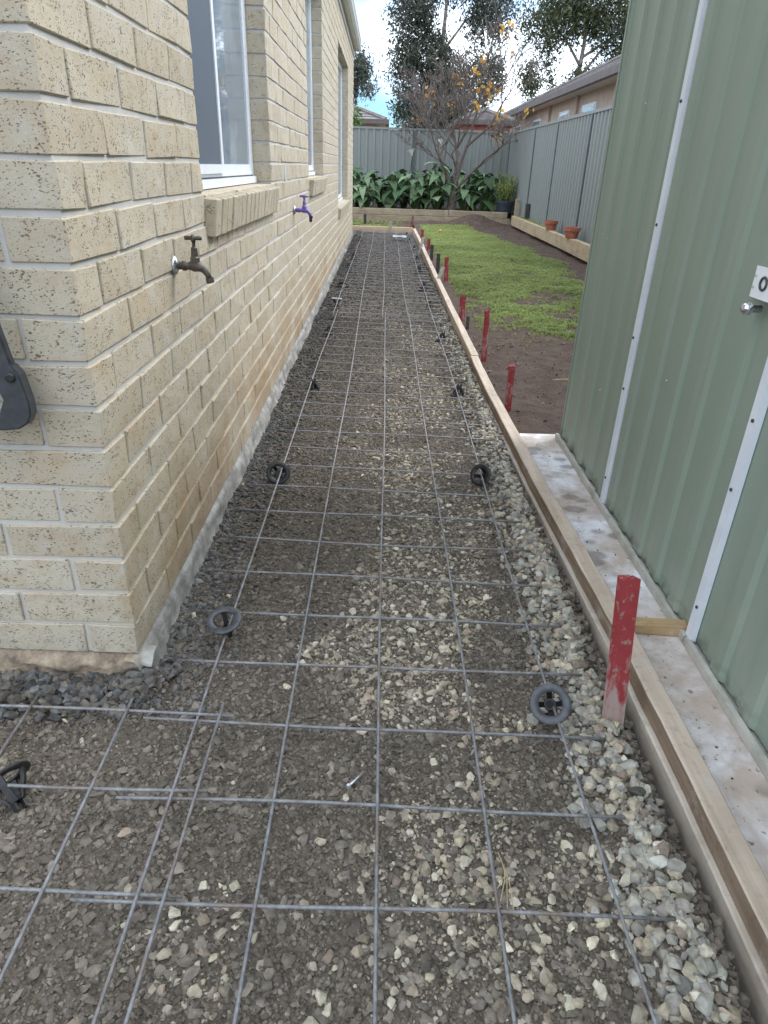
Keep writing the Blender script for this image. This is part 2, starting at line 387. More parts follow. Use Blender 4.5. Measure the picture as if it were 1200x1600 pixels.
def mat_path():
    t = NT('crushed_rock_fines')
    c = t.mix(t.ramp(t.noise(60, 6, 0.7), [(0.35, 0.0), (0.65, 1.0)]), (0.082, 0.068, 0.053), (0.18, 0.150, 0.118))  # bed darker than the stones: shade in the gaps painted into its colour
    c = t.mix(t.ramp(t.voro(150), [(0.1, 0.5), (0.5, 0.0)]), c, (0.225, 0.188, 0.15))
    y = t.sep()[1]
    wet = t.math('MULTIPLY', t.math('MULTIPLY', t.math('SUBTRACT', y, 2.2), 0.16, clamp=True), t.ramp(t.noise(1.6, 3), [(0.3, 0.35), (0.62, 1.0)]))
    c = t.mix(t.math('MULTIPLY', wet, 0.7), c, (0.085, 0.083, 0.083))
    h = t.math('ADD', t.math('MULTIPLY', t.voro(120), 1.0), t.math('MULTIPLY', t.noise(260, 5), 0.6))
    t.bump(h, 1.0, 0.006)
    return t.done(c, 0.93, spec=0.2)
MAT['path'] = mat_path()

def mat_stone():
    t = NT('crushed_stone')
    c = t.attr('tint', 'INSTANCER')
    k = t.ramp(t.noise(75, 5), [(0.3, 0.62), (0.7, 1.15)])
    c = t.mix(1.0, c, k, 'MULTIPLY')
    t.bump(t.noise(260, 4), 0.5, 0.0015)
    return t.done(c, 0.9, spec=0.25)
MAT['stone'] = mat_stone()

def mat_soil():
    t = NT('bare_soil')
    c = t.mix(t.ramp(t.noise(9, 6, 0.65), [(0.35, 0.0), (0.65, 1.0)]), (0.088, 0.062, 0.050), (0.150, 0.110, 0.090))
    c = t.mix(t.ramp(t.noise(60, 4), [(0.55, 0.0), (0.7, 0.5)]), c, (0.17, 0.13, 0.10))
    t.bump(t.noise(38, 7, 0.7), 1.0, 0.03)
    return t.done(c, 0.95, spec=0.15)
MAT['soil'] = mat_soil()

def mat_leaf(name, stops, attr='tint', typ='GEOMETRY', rough=0.55, trans=0.25, ns=None):
    t = NT(name)
    f = t.attr(attr, typ, 'Fac') if typ else t.rand()
    c = t.ramp(f, stops)
    if ns: c = t.mix(0.5, c, t.ramp(t.noise(ns, 3), [(0.3, 0.35), (0.7, 1.3)]), 'MULTIPLY')
    t.l(c, t.b.inputs['Base Color']); t.b.inputs['Roughness'].default_value = rough
    t.b.inputs['Specular IOR Level'].default_value = 0.3
    tr = t.n('ShaderNodeBsdfTranslucent'); t.l(c, tr.inputs[0])
    ms = t.n('ShaderNodeMixShader'); ms.inputs[0].default_value = trans
    t.l(t.b.outputs[0], ms.inputs[1]); t.l(tr.outputs[0], ms.inputs[2]); t.l(ms.outputs[0], t.o.inputs[0])
    return t.m
MAT['grass'] = mat_leaf('lawn_grass', [(0.0, (0.19, 0.21, 0.09)), (0.5, (0.30, 0.37, 0.13)), (0.85, (0.42, 0.50, 0.18)), (1.0, (0.44, 0.39, 0.25))], 'tintf', 'INSTANCER', 0.6, 0.35)
MAT['gum'] = mat_leaf('gum_leaves', [(0.0, (0.055, 0.068, 0.052)), (0.5, (0.105, 0.122, 0.092)), (1.0, (0.17, 0.18, 0.14))])  # gum leaf tones lightened, distant haze put into the colour
MAT['gum_olive'] = mat_leaf('gum_leaves_olive', [(0.0, (0.05, 0.066, 0.035)), (0.5, (0.10, 0.12, 0.058)), (1.0, (0.18, 0.19, 0.10))])
MAT['shrub'] = mat_leaf('shrub_leaves', [(0.0, (0.04, 0.09, 0.02)), (0.5, (0.09, 0.17, 0.04)), (1.0, (0.17, 0.26, 0.07))])
MAT['lily_leaf'] = mat_leaf('lily_leaf', [(0.0, (0.05, 0.10, 0.042)), (0.55, (0.11, 0.20, 0.085)), (1.0, (0.24, 0.34, 0.19))], typ=None, rough=0.4, trans=0.15)
MAT['lily_stem'] = m_noise('lily_stem', (0.05, 0.10, 0.03), (0.08, 0.14, 0.05), 20, 0.6)
MAT['flower'] = m_noise('white_spathe', (0.78, 0.79, 0.74), (0.84, 0.84, 0.80), 20, 0.5)
MAT['pot_leaf'] = mat_leaf('pot_foliage', [(0.0, (0.20, 0.25, 0.06)), (0.5, (0.36, 0.42, 0.13)), (1.0, (0.50, 0.53, 0.24))])
MAT['yellow_leaf'] = mat_leaf('autumn_leaf', [(0.0, (0.55, 0.25, 0.03)), (0.5, (0.70, 0.38, 0.05)), (1.0, (0.72, 0.50, 0.12))], trans=0.4)
MAT['bark'] = m_noise('grey_brown_bark', (0.11, 0.088, 0.078), (0.21, 0.175, 0.158), 24, 0.9, bump=0.5, bscale=60, bdist=0.01)
MAT['gum_bark'] = m_noise('gum_bark', (0.20, 0.17, 0.14), (0.38, 0.34, 0.29), 6, 0.85)
MAT['straw'] = m_noise('dry_straw', (0.42, 0.34, 0.18), (0.55, 0.46, 0.27), 30, 0.9)

def mat_fence(name, a, b):
    t = NT(name); c = t.mix(t.noise(1.5, 4), a, b)
    c = t.mix(t.ramp(t.noise(1, 4, vec=t.mapping((12, 12, 0.8))), [(0.5, 0.0), (0.8, 0.25)]), c, tuple(v * 1.25 for v in b))
    return t.done(c, 0.5, 0.0, 0.4)
MAT['fence'] = mat_fence('grey_green_steel', (0.255, 0.275, 0.268), (0.29, 0.31, 0.30))
MAT['fence_post'] = m_noise('dark_fence_post', (0.085, 0.105, 0.11), (0.12, 0.14, 0.145), 6, 0.5)
MAT['terracotta'] = m_noise('terracotta', (0.34, 0.11, 0.065), (0.45, 0.17, 0.11), 14, 0.85)
MAT['pot_blue'] = m_noise('slate_blue_pot', (0.035, 0.045, 0.065), (0.06, 0.075, 0.10), 12, 0.5)
MAT['peach'] = m_noise('peach_brick', (0.46, 0.36, 0.28), (0.54, 0.44, 0.36), 3, 0.85)
MAT['red_brick'] = m_noise('red_brick_wall', (0.36, 0.10, 0.075), (0.46, 0.16, 0.12), 4, 0.85)
MAT['roof'] = m_noise('grey_roof_tile', (0.16, 0.14, 0.135), (0.27, 0.245, 0.235), 5, 0.85)
MAT['fascia'] = m_noise('brown_fascia', (0.11, 0.095, 0.085), (0.15, 0.13, 0.12), 5, 0.6)
MAT['cream_trim'] = m_noise('cream_trim', (0.52, 0.49, 0.43), (0.6, 0.57, 0.5), 5, 0.6)
MAT['orange'] = m_noise('orange_skin', (0.75, 0.30, 0.06), (0.8, 0.38, 0.1), 20, 0.6)
MAT['pale_sheet'] = m_noise('pale_grey_sheet', (0.28, 0.31, 0.35), (0.42, 0.45, 0.49), 20, 0.35)

# ------------------------------------------------------------------ scatter by geometry nodes
def scatter(name, pts, rot, scl, idx, tint, coll, scalar=False):
    me = bpy.data.meshes.new(name); n = len(pts)
    me.vertices.add(n); me.vertices.foreach_set('co', np.asarray(pts, np.float32).ravel())
    for nm, typ, data, key in (('rot', 'FLOAT_VECTOR', rot, 'vector'), ('scl', 'FLOAT_VECTOR', scl, 'vector'), ('idx', 'INT', idx, 'value')):
        a = me.attributes.new(nm, typ, 'POINT'); a.data.foreach_set(key, np.asarray(data).astype(np.int32 if typ == 'INT' else np.float32).ravel())
    if scalar:
        a = me.attributes.new('tintf', 'FLOAT', 'POINT'); a.data.foreach_set('value', np.asarray(tint, np.float32))
    else:
        a = me.attributes.new('tint', 'FLOAT_COLOR', 'POINT')
        a.data.foreach_set('color', np.concatenate([tint, np.ones((n, 1))], 1).astype(np.float32).ravel())
    o = bpy.data.objects.new(name, me); COL.objects.link(o)
    ng = bpy.data.node_groups.new(name + '_nodes', 'GeometryNodeTree')
    ng.interface.new_socket('Geometry', in_out='INPUT', socket_type='NodeSocketGeometry')
    ng.interface.new_socket('Geometry', in_out='OUTPUT', socket_type='NodeSocketGeometry')
    N = ng.nodes; L = ng.links
    gi = N.new('NodeGroupInput'); go = N.new('NodeGroupOutput')
    ci = N.new('GeometryNodeCollectionInfo'); ci.inputs['Collection'].default_value = coll
    ci.inputs['Separate Children'].default_value = True; ci.inputs['Reset Children'].default_value = True
    ip = N.new('GeometryNodeInstanceOnPoints'); ip.inputs['Pick Instance'].default_value = True
    def na(nm, dt):
        q = N.new('GeometryNodeInputNamedAttribute'); q.data_type = dt; q.inputs['Name'].default_value = nm; return q.outputs['Attribute']
    er = N.new('FunctionNodeEulerToRotation')
    L.new(na('rot', 'FLOAT_VECTOR'), er.inputs[0]); L.new(er.outputs[0], ip.inputs['Rotation'])
    L.new(na('scl', 'FLOAT_VECTOR'), ip.inputs['Scale']); L.new(na('idx', 'INT'), ip.inputs['Instance Index'])
    L.new(ci.outputs[0], ip.inputs['Instance']); L.new(gi.outputs[0], ip.inputs['Points']); L.new(ip.outputs[0], go.inputs[0])
    md = o.modifiers.new('scatter', 'NODES'); md.node_group = ng
    return o

# ------------------------------------------------------------------ ground, path, slab, soil
def path_z(x, y):
    x = np.asarray(x, float); y = np.asarray(y, float)
    hump = 0.026 * np.exp(-((y - 0.535) / 0.055) ** 2) * (x < -0.5) * (0.6 + 0.8 * fbm(x * 6, y * 6, 19))
    z = -0.0217 * x + (fbm(x * 3.1, y * 3.1, 3) - 0.5) * 0.022
    z = z + 0.045 * np.exp(-((x - 0.515) / 0.06) ** 2) * (0.5 + fbm(x * 5, y * 5, 9)) * (y < 8)      # loose stone heaped at the right
    z = z + 0.02 * np.exp(-((x + 0.56) / 0.05) ** 2) * (y > 0.4) + hump
    return z

def grid_mesh(name, xs, ys, zf, mat):
    X, Y = np.meshgrid(xs, ys); Z = zf(X, Y); V = np.stack([X, Y, Z], -1).reshape(-1, 3)
    nx, ny = len(xs), len(ys); i = (np.arange(ny - 1)[:, None] * nx + np.arange(nx - 1)[None, :]).ravel()
    me = np_mesh(name, V, np.stack([i, i + 1, i + 1 + nx, i + nx], 1)); shade(me); return obj(name, me, mat)

g = MB(); g.add([(-250, -250, -0.16), (250, -250, -0.16), (250, 350, -0.16), (-250, 350, -0.16)], [(0, 1, 2, 3)])
tag(g.build('ground', MAT['soil']), kind='structure')
tag(grid_mesh('path', np.arange(-2.0, 0.60, 0.02), np.arange(-1.4, 13.26, 0.02), path_z, MAT['path']), kind='structure')

def yard_z(x, y):
    z = (fbm(x * 2.2, y * 2.2, 21, 4) - 0.5) * 0.07 - 0.005
    z = z + (fbm(x * 11, y * 11, 31, 2) - 0.5) * 0.025
    z = z + 0.20 * np.exp(-(((x - 2.0) / 0.42) ** 2 + ((y - 15.7) / 0.35) ** 2))
    z = z + 0.06 * np.exp(-((y - 15.9) / 0.3) ** 2) * (x > 0.2)
    return z
tag(grid_mesh('garden_soil', np.arange(0.61, 3.5, 0.05), np.arange(2.2, 16.35, 0.05), yard_z, MAT['soil']), kind='structure')
tag(grid_mesh('back_lawn_soil', np.arange(-7, 0.63, 0.07), np.arange(13.2, 16.35, 0.07), lambda x, y: yard_z(x, y) * 0.5, MAT['soil']), kind='structure')
tag(grid_mesh('garden_bed', np.arange(-7, 3.6, 0.08), np.arange(16.36, 18.6, 0.08), lambda x, y: 0.23 + (fbm(x * 3, y * 3, 5) - 0.5) * 0.08, MAT['soil']), kind='structure')
tag(grid_mesh('fence_bed', np.arange(2.86, 3.3, 0.06), np.arange(2.3, 16.35, 0.06), lambda x, y: 0.15 + (fbm(x * 4, y * 4, 6) - 0.5) * 0.05, MAT['soil']), kind='structure')
s = MB(); E_ = [(0.665, -2.5), (0.667, 0.3), (0.665, 0.7), (0.654, 1.06), (0.631, 1.69), (0.618, 2.20), (0.64, 2.27), (3.3, 2.27), (3.3, -2.5)]; k = len(E_)
s.add([(x, y, 0.05) for x, y in E_] + [(x, y, -0.12) for x, y in E_], [tuple(range(k - 1, -1, -1)), tuple(range(k, 2 * k))] + [(i, (i + 1) % k, k + (i + 1) % k, k + i) for i in range(k)])
tag(s.build('concrete_slab', MAT['concrete']), kind='structure')

# --- stones
stones = bpy.data.collections.new('stone_shapes')
for k in range(10):
    bm = bmesh.new(); rr = random.Random(100 + k)
    for i in range(15):
        d = Vector((rr.gauss(0, 1), rr.gauss(0, 1), rr.gauss(0, 1))).normalized() * rr.uniform(0.42, 0.56)
        bm.verts.new(d)
    hull = bmesh.ops.convex_hull(bm, input=bm.verts[:])
    for v in [v for v in bm.verts if not v.link_faces]: bm.verts.remove(v)
    bmesh.ops.bevel(bm, geom=bm.edges[:], offset=0.012, segments=1, affect='EDGES')
    bmesh.ops.recalc_face_normals(bm, faces=bm.faces[:])
    me = bpy.data.meshes.new('stone_shape'); bm.to_mesh(me); bm.free(); me.materials.append(MAT['stone'])
    stones.objects.link(bpy.data.objects.new('stone_shape_%02d' % k, me))

def sample(n, x0, x1, y0, y1):
    return RNG.uniform(x0, x1, n), RNG.uniform(y0, y1, n)
SP, SS, ST = [], [], []
def lay(x, y, size, col, var=0.18, sink=0.12, lift=0.0, flat=(0.45, 0.8)):
    n = len(x)
    if n == 0: return
    ok = ~((x < -0.555) & (y > 0.54)) & (x < 0.583)
    x, y, size, col = x[ok], y[ok], size[ok], col[ok]; n = len(x)
    fz = RNG.uniform(flat[0], flat[1], n)
    damp = np.clip((-0.10 - x) / 0.30 + (fbm(x * 3, y * 2, 57) - 0.5) * 0.8, 0, 1) * np.clip((y - 0.6) / 0.9, 0, 1)      # damp by the wall
    col = col * (1 - 0.36 * damp)[:, None]
    z = path_z(x, y) + size * fz * (0.5 - sink - 0.15) + lift
    SP.append(np.stack([x, y, z], 1)); SS.append(np.stack([size * RNG.uniform(0.8, 1.35, n), size * RNG.uniform(0.7, 1.0, n), size * fz], 1))
    ST.append(np.clip(col * (1 + RNG.normal(0, var, (n, 1))) * (1 + RNG.normal(0, 0.012, (n, 3))), 0.01, 0.85))
BROWN = np.array([(0.168, 0.144, 0.117), (0.198, 0.170, 0.140), (0.140, 0.120, 0.099), (0.228, 0.197, 0.163)])
PALE = np.array([(0.48, 0.43, 0.33), (0.54, 0.49, 0.39), (0.40, 0.35, 0.265), (0.45, 0.39, 0.29), (0.33, 0.265, 0.205)])
GREY = np.array([(0.34, 0.325, 0.28), (0.41, 0.395, 0.345), (0.29, 0.275, 0.24), (0.38, 0.35, 0.295)])
BLUE = np.array([(0.155, 0.152, 0.147), (0.195, 0.192, 0.187), (0.125, 0.122, 0.118), (0.185, 0.167, 0.147)])
def pick(P, n): return P[RNG.integers(0, len(P), n)]
def wet(col, y): return col * (1 - 0.42 * np.clip((y - 2.6) / 3.5, 0, 1))[:, None] + np.array([0.0, 0.001, 0.003]) * np.clip((y - 3) / 4, 0, 1)[:, None]
def pale_mask(x, y):
    x = x + 0.10 * (fbm(x * 6, y * 6, 44) - 0.5); y = y + 0.35 * (fbm(x * 5, y * 5, 45) - 0.5)
    f = fbm(x * 3.4 + 3, y * 2.6, 41, 4)
    c = np.exp(-((x - 0.16 - 0.08 * np.clip(y - 1, 0, 1)) / 0.27) ** 2)
    return np.clip((f * 1.0 + c * 0.36 - 0.70) * 6, 0, 1) * (0.25 + 0.75 * np.clip((y + 0.12) * 5, 0, 1))
# fines and small stones
for (y0, y1, dens, lo, hi) in ((-0.5, 1.2, 22000, 0.005, 0.013), (1.2, 2.6, 12000, 0.007, 0.015), (2.6, 5.0, 5000, 0.009, 0.018), (5.0, 8.5, 1300, 0.013, 0.026), (8.5, 13.2, 600, 0.016, 0.03)):
    x0 = -1.0 if y0 < 0 else -0.57
    n = int(dens * (0.585 - x0) * (y1 - y0)); x, y = sample(n, x0, 0.585, y0, y1)
    sz = lo + (hi - lo) * RNG.random(n) ** 2.2
    c = pick(BROWN, n); pm = pale_mask(x, y); isp = RNG.random(n) < pm * 0.5
    c[isp] = pick(PALE, isp.sum()) * 0.8
    c = wet(c, y); lay(x, y, sz, c, flat=(0.35, 0.6))
# middling brown stones
for (y0, y1, dens) in ((-0.5, 1.2, 4200), (1.2, 2.6, 2800), (2.6, 5.0, 1200)):
    x0 = -1.0 if y0 < 0 else -0.57
    n = int(dens * (0.585 - x0) * (y1 - y0)); x, y = sample(n, x0, 0.585, y0, y1)
    k = RNG.random(n) < 0.35 + 0.65 * fbm(x * 4, y * 4, 51); x, y = x[k], y[k]; n = len(x)
    lay(x, y, 0.010 + 0.019 * RNG.random(n) ** 2.0, wet(pick(BROWN, n) * 1.08, y), sink=0.22, flat=(0.28, 0.5))
# pale stones in drifts
for (y0, y1, dens, lo, hi) in ((-0.5, 1.2, 5200, 0.005, 0.029), (1.2, 2.6, 3800, 0.006, 0.028), (2.6, 5.0, 1900, 0.009, 0.028), (5.0, 9.0, 260, 0.014, 0.032)):
    x0 = -1.0 if y0 < 0 else -0.57
    n = int(dens * (0.585 - x0) * (y1 - y0)); x, y = sample(n, x0, 0.585, y0, y1)
    k = RNG.random(n) < pale_mask(x, y) + 0.022; x, y = x[k], y[k]; n = len(x)
    lay(x, y, lo + (hi - lo) * RNG.random(n) ** 2.8, wet(pick(PALE, n), y) * (1 - 0.10 * np.clip((y - 0.9) / 1.5, 0, 1))[:, None], var=0.22, sink=0.12, flat=(0.35, 0.65))
# loose grey heap along the right-hand board
for (y0, y1, dens, lo, hi) in ((-0.5, 1.2, 5200, 0.012, 0.036), (1.2, 2.6, 4200, 0.012, 0.032), (2.6, 6.0, 1900, 0.013, 0.03), (6, 13.2, 400, 0.014, 0.03)):
    n = int(dens * 0.2 * (y1 - y0)); x = np.clip(RNG.normal(0.497, 0.045, n), 0.36, 0.58); y = RNG.uniform(y0, y1, n)
    c = np.where((RNG.random(n) < 0.6)[:, None], pick(GREY, n), pick(PALE, n)); c = np.where((x > 0.548)[:, None], pick(BROWN, n), c)
    lay(x, y, lo + (hi - lo) * RNG.random(n) ** 1.7, wet(c, y), var=0.2, sink=0.0, flat=(0.55, 0.9))
# dark blue-grey stones along the house
for (y0, y1, dens, lo, hi) in ((0.45, 2.6, 5200, 0.009, 0.026), (2.6, 6.0, 2200, 0.01, 0.026), (6.0, 12.2, 600, 0.012, 0.028)):
    n = int(dens * 0.17 * (y1 - y0)); x = -0.56 + np.abs(RNG.normal(0, 0.075, n)); y = RNG.uniform(y0, y1, n)
    lay(x, y, lo + (hi - lo) * RNG.random(n) ** 1.8, wet(pick(BLUE, n), y), sink=0.05, flat=(0.4, 0.8))
n = 1500; x = RNG.uniform(-1.1, -0.53, n); y = 0.545 - np.abs(RNG.normal(0, 0.05, n))
lay(x, y, 0.009 + 0.025 * RNG.random(n) ** 2.2, pick(np.concatenate([BLUE * 0.9, BLUE * 0.65, BROWN * 0.8]), n), sink=0.0, lift=0.006)
SP = np.concatenate(SP); SS = np.concatenate(SS); ST = np.concatenate(ST); n = len(SP)
rot = np.stack([RNG.normal(0, 0.35, n), RNG.normal(0, 0.35, n), RNG.uniform(0, 6.283, n)], 1)
grav = scatter('gravel', SP, rot, SS, RNG.integers(0, 10, n), ST, stones)
tag(grav, 'brown and pale crushed rock gravel spread between house wall and timber board', 'gravel', kind='stuff')

# soil clods past the slab and grit on it
n = 1100; x = RNG.uniform(0.64, 2.6, n); y = 2.3 + np.abs(RNG.normal(0, 2.2, n)); k = (y < 8); x, y = x[k], y[k]; n = len(x)
sz = 0.006 + 0.030 * RNG.random(n) ** 4
cl_ = np.array([(0.20, 0.15, 0.122)]) * (1 + RNG.normal(0, 0.22, (n, 1))); pl_ = RNG.random(n) < 0.05; cl_[pl_] = (0.30, 0.27, 0.22)
o = scatter('soil_clods', np.stack([x, y, yard_z(x, y) + sz * 0.12], 1), RNG.uniform(0, 6.28, (n, 3)), np.stack([sz, sz * 0.9, sz * 0.7], 1), RNG.integers(0, 10, n), np.clip(cl_, 0.02, 0.6), stones)
tag(o, 'crumbs of brown soil on the bare ground past the shed', 'soil', kind='stuff')
n = 120; x = 0.675 + np.abs(RNG.normal(0, 0.05, n)); y = RNG.uniform(-0.6, 2.2, n); k = (x < 0.79); x, y = x[k], y[k]; n = len(x); sz = 0.002 + 0.006 * RNG.random(n) ** 3
o = scatter('grit', np.stack([x, y, 0.05 + sz * 0.2], 1), RNG.uniform(0, 6.28, (n, 3)), np.stack([sz, sz, sz * 0.7], 1), RNG.integers(0, 10, n), np.clip(np.array([(0.24, 0.20, 0.17)]) * (1 + RNG.normal(0, 0.3, (n, 1))), 0.03, 0.5), stones)
tag(o, 'dark grit and crumbs lying on the shed slab', 'grit', kind='stuff')

# --- lawn
tufts = bpy.data.collections.new('tuft_shapes')
for k in range(6):
    q = MB(); rr = random.Random(k)
    for b in range(13):
        a = rr.uniform(0, 6.28); r0 = rr.uniform(0, 0.35); h = rr.uniform(0.45, 1.0); ln = rr.uniform(0.15, 0.7); wd = rr.uniform(0.05, 0.085)
        bx, by = r0 * math.cos(a * 3.1), r0 * math.sin(a * 3.1); dx, dy = math.cos(a), math.sin(a)
        p = [(bx - dy * wd, by + dx * wd, -0.1), (bx + dy * wd, by - dx * wd, -0.1), (bx + dx * ln * 0.4 + dy * wd * 0.8, by + dy * ln * 0.4 - dx * wd * 0.8, h * 0.65),
             (bx + dx * ln * 0.4 - dy * wd * 0.8, by + dy * ln * 0.4 + dx * wd * 0.8, h * 0.65), (bx + dx * ln, by + dy * ln, h)]
        q.add(p, [(0, 1, 2, 3), (3, 2, 4)])
    me = q.mesh('tuft_shape'); me.materials.append(MAT['grass']); tufts.objects.link(bpy.data.objects.new('tuft_shape_%d' % k, me))
def grass_area(n, x0, x1, y0, y1, densf, zf, h0, h1, name, label):
    x, y = sample(n, x0, x1, y0, y1); d = densf(x, y); k = RNG.random(n) < d; x, y, d = x[k], y[k], d[k]; n = len(x)
    hh = (h0 + (h1 - h0) * RNG.random(n)) * (0.6 + 0.4 * d)
    t = np.clip(0.25 + 0.5 * fbm(x * 1.3, y * 1.3, 61) + RNG.normal(0, 0.14, n) + 0.25 * np.clip((y - 8) / 6, 0, 1) - 0.05, 0, 0.9)
    dry = RNG.random(n) < 0.05 + 0.25 * (d < 0.4); t[dry] = RNG.uniform(0.88, 1, dry.sum())
    o = scatter(name, np.stack([x, y, zf(x, y)], 1), np.stack([RNG.normal(0, 0.15, n), RNG.normal(0, 0.15, n), RNG.uniform(0, 6.283, n)], 1),
                np.stack([hh * 1.25, hh * 1.25, hh], 1), RNG.integers(0, 6, n), t, tufts, True)
    return tag(o, label, 'grass', kind='stuff')
def lawn_density(x, y):
    edge = np.interp(y, [3, 5, 7.6, 9.8, 11.5, 13.2, 15], [1.9, 2.2, 2.35, 2.55, 2.42, 2.2, 1.85])
    side = np.clip((edge - x + (fbm(x * 2, y * 2, 71) - 0.5) * 0.5) * 5, 0, 1) * np.clip((x - 0.70) * 10, 0, 1)
    f = fbm(x * 2.3, y * 2.3, 81, 3)
    grow = np.clip((y - 3.1 + (f - 0.5) * 2.0) * 1.2, 0, 1) * np.clip((f - 0.60 + np.clip((y - 2.7) * 0.12, 0, 1.2)) * 3.2, 0.06, 1)
    grow = grow * np.clip((15.4 + (f - 0.5) * 1.0 - y) * 2.5, 0, 1)
    bare = np.clip((x - 1.9 + (f - 0.5)) * 1.0, 0, 1) * np.clip((7.6 - y) * 0.5, 0, 1)
    worn = np.clip((fbm(x * 4.5, y * 3.5, 83, 3) - 0.36 + 0.05 * np.clip(y - 5, 0, 6)) * 6, 0.12, 1)
    return side * grow * worn * (1 - 0.8 * bare)
grass_area(110000, 0.66, 2.8, 3.2, 15.6, lawn_density, yard_z, 0.012, 0.030, 'lawn', 'bright green patchy lawn beside the timber board')
grass_area(9000, -4.0, 0.66, 13.35, 16.2, lambda x, y: np.clip((fbm(x * 2.5, y * 2.5, 91) - 0.36) * 3 * np.clip((0.55 - x) * 1.5, 0.1, 1), 0, 1), lambda x, y: yard_z(x, y) * 0.5, 0.03, 0.07, 'verge_grass', 'strip of short grass behind the far cross board')
grass_area(1200, 2.87, 3.0, 8.0, 15.5, lambda x, y: np.clip((y - 11.5) * 0.5, 0.02, 1), lambda x, y: 0.16 + 0 * x, 0.05, 0.11, 'weeds', 'light green weeds growing behind the side sleepers')

# ------------------------------------------------------------------ brick house
CZ, CH, BL, BH, BD, JT = 0.1133, 0.086, 0.24, 0.076, 0.11, 0.010
WX, WY0, WY1 = -0.566, 0.5567, 12.2
NC = 30; TOPZ = CZ + NC * CH
house = empty('brick_house', (WX, WY0, 0), 0.0028)
tag(house, 'cream speckled brick house with sliding windows along the gravel path', 'house')
# everything below is in house space: corner at the origin, x <= 0 is inside, y along the long wall
L_LONG = WY1 - WY0; L_FRONT = 1.6
def yh(y): return y - WY0
WINS = [(yh(1.545), yh(2.915), CZ + 11 * CH - 0.005, CZ + 26 * CH), (yh(4.70), yh(5.98), CZ + 11 * CH - 0.005, CZ + 26 * CH), (yh(8.15), yh(10.40), CZ + 7 * CH - 0.03, CZ + 26 * CH)]
bricks = []   # (axis, centre, length)
for k in range(NC):
    zc = CZ + k * CH + BH / 2
    even = (k % 2 == 0)
    # long wall: even courses start with a stretcher, odd ones with the header of the front wall's corner brick
    y = 0.0 if even else BD + JT
    cuts = sorted([(a, b) for a, b, z0, z1 in WINS if zc > z0 - 0.04 and zc < z1])
    spans = []; p = 0.0
    for a, b in cuts: spans.append((p, a)); p = b
    spans.append((p, L_LONG))
    joints_ = [y - JT / 2 + i * (BL + JT) for i in range(1, int(L_LONG / (BL + JT)) + 2)]
    for s0, s1 in spans:
        st_ = max(s0, y)
        jj = [j for j in joints_ if st_ + 0.07 < j < s1 - 0.07]
        e0 = [st_] + [j + JT / 2 for j in jj]; e1 = [j - JT / 2 for j in jj] + [s1]
        for aa, bb in zip(e0, e1):
            bricks.append(('y', (-BD / 2, (aa + bb) / 2, zc), round(bb - aa, 3)))
    # front wall, running to -x
    x = 0.0 if not even else BD + JT
    pos = x
    while pos < L_FRONT:
        bricks.append(('x', (-(pos + BL / 2), BD / 2, zc), BL)); pos += BL + JT
def proj_area(c, ln, ax):
    R_ = Matrix.Rotation(0.0028, 4, 'Z'); q = []
    for du in (-0.5, 0.5):
        for dv in (-0.5, 0.5):
            if ax == 'y': p = Vector((0, c[1] + du * ln, c[2] + dv * BH))
            else: p = Vector((c[0] + du * ln, 0, c[2] + dv * BH))
            p = R_ @ p + Vector((WX, WY0, 0)) - CAM; d = p.dot(fw)
            if d < 0.05: return 0.0
            q.append((600 + F_PX * p.dot(cr) / d, 800 - F_PX * p.dot(cu) / d))
    xs = [min(max(a, 0), 1200) for a, b in q]; ys = [min(max(b, 0), 1600) for a, b in q]
    ar = abs((xs[0] - xs[3]) * (ys[1] - ys[2]) - (xs[1] - xs[2]) * (ys[0] - ys[3])) / 2
    return ar if (max(xs) - min(xs) > 1 and max(ys) - min(ys) > 1) else 0.0
bricks.sort(key=lambda b: -proj_area(b[1], b[2], b[0]))
core = MB(); R = 0.0048
def core_long(y0, y1, z0, z1): core.box(-0.098, -R, y0, y1, z0, z1)
zt = TOPZ - JT
ys = [BD * 0 + R]
prev = R
for a, b, z0, z1 in WINS:
    core_long(prev, a - R, CZ, zt); core_long(a - R, b + R, CZ, z0 - 0.1); core_long(a - R, b + R, z1 + 0.002, zt); prev = b + R
core_long(prev, L_LONG - R, CZ, zt)
core.box(-L_FRONT - 0.2, -0.098, R, 0.098, CZ, zt)
wall = core.build('wall', MAT['mortar'], house)
wall['label'] = 'recessed pale grey mortar of the cream brick wall'
meshes = {}
def brick_me(ln, var):
    key = (ln, var)
    if key not in meshes:
        me = bevel_box(BD, ln, BH, 0.0020, 1, 0.0026, int(ln * 1000) * 7 + var); me.materials.append(MAT['brick'])
        meshes[key] = me
    return meshes[key]
rb = random.Random(5)
rest = []
for i, (ax, c, ln) in enumerate(bricks):
    if i < 300:
        o = bpy.data.objects.new('brick', brick_me(ln, rb.randrange(5))); COL.objects.link(o); o.parent = wall
        o.location = (c[0] + rb.uniform(-0.0015, 0.0015) * (ax == 'y'), c[1] + rb.uniform(-0.0015, 0.0015) * (ax == 'x'), c[2])
        o.rotation_euler = (rb.uniform(-.004, .004), rb.uniform(-.006, .006), (math.pi / 2 if ax == 'x' else 0) + (math.pi if rb.random() < .5 else 0))
    else: rest.append((ax, c, ln))
V = []; Fc = []; T = []; nv = 0
for ax, c, ln in rest:
    me = brick_me(ln, rb.randrange(5)); co = np.array([v.co[:] for v in me.vertices])
    if ax == 'x': co = np.stack([-co[:, 1], co[:, 0], co[:, 2]], 1)
    V.append(co + np.array(c)); Fc += [tuple(j + nv for j in p.vertices) for p in me.polygons]; nv += len(co)
    T += [rb.random()] * len(co)
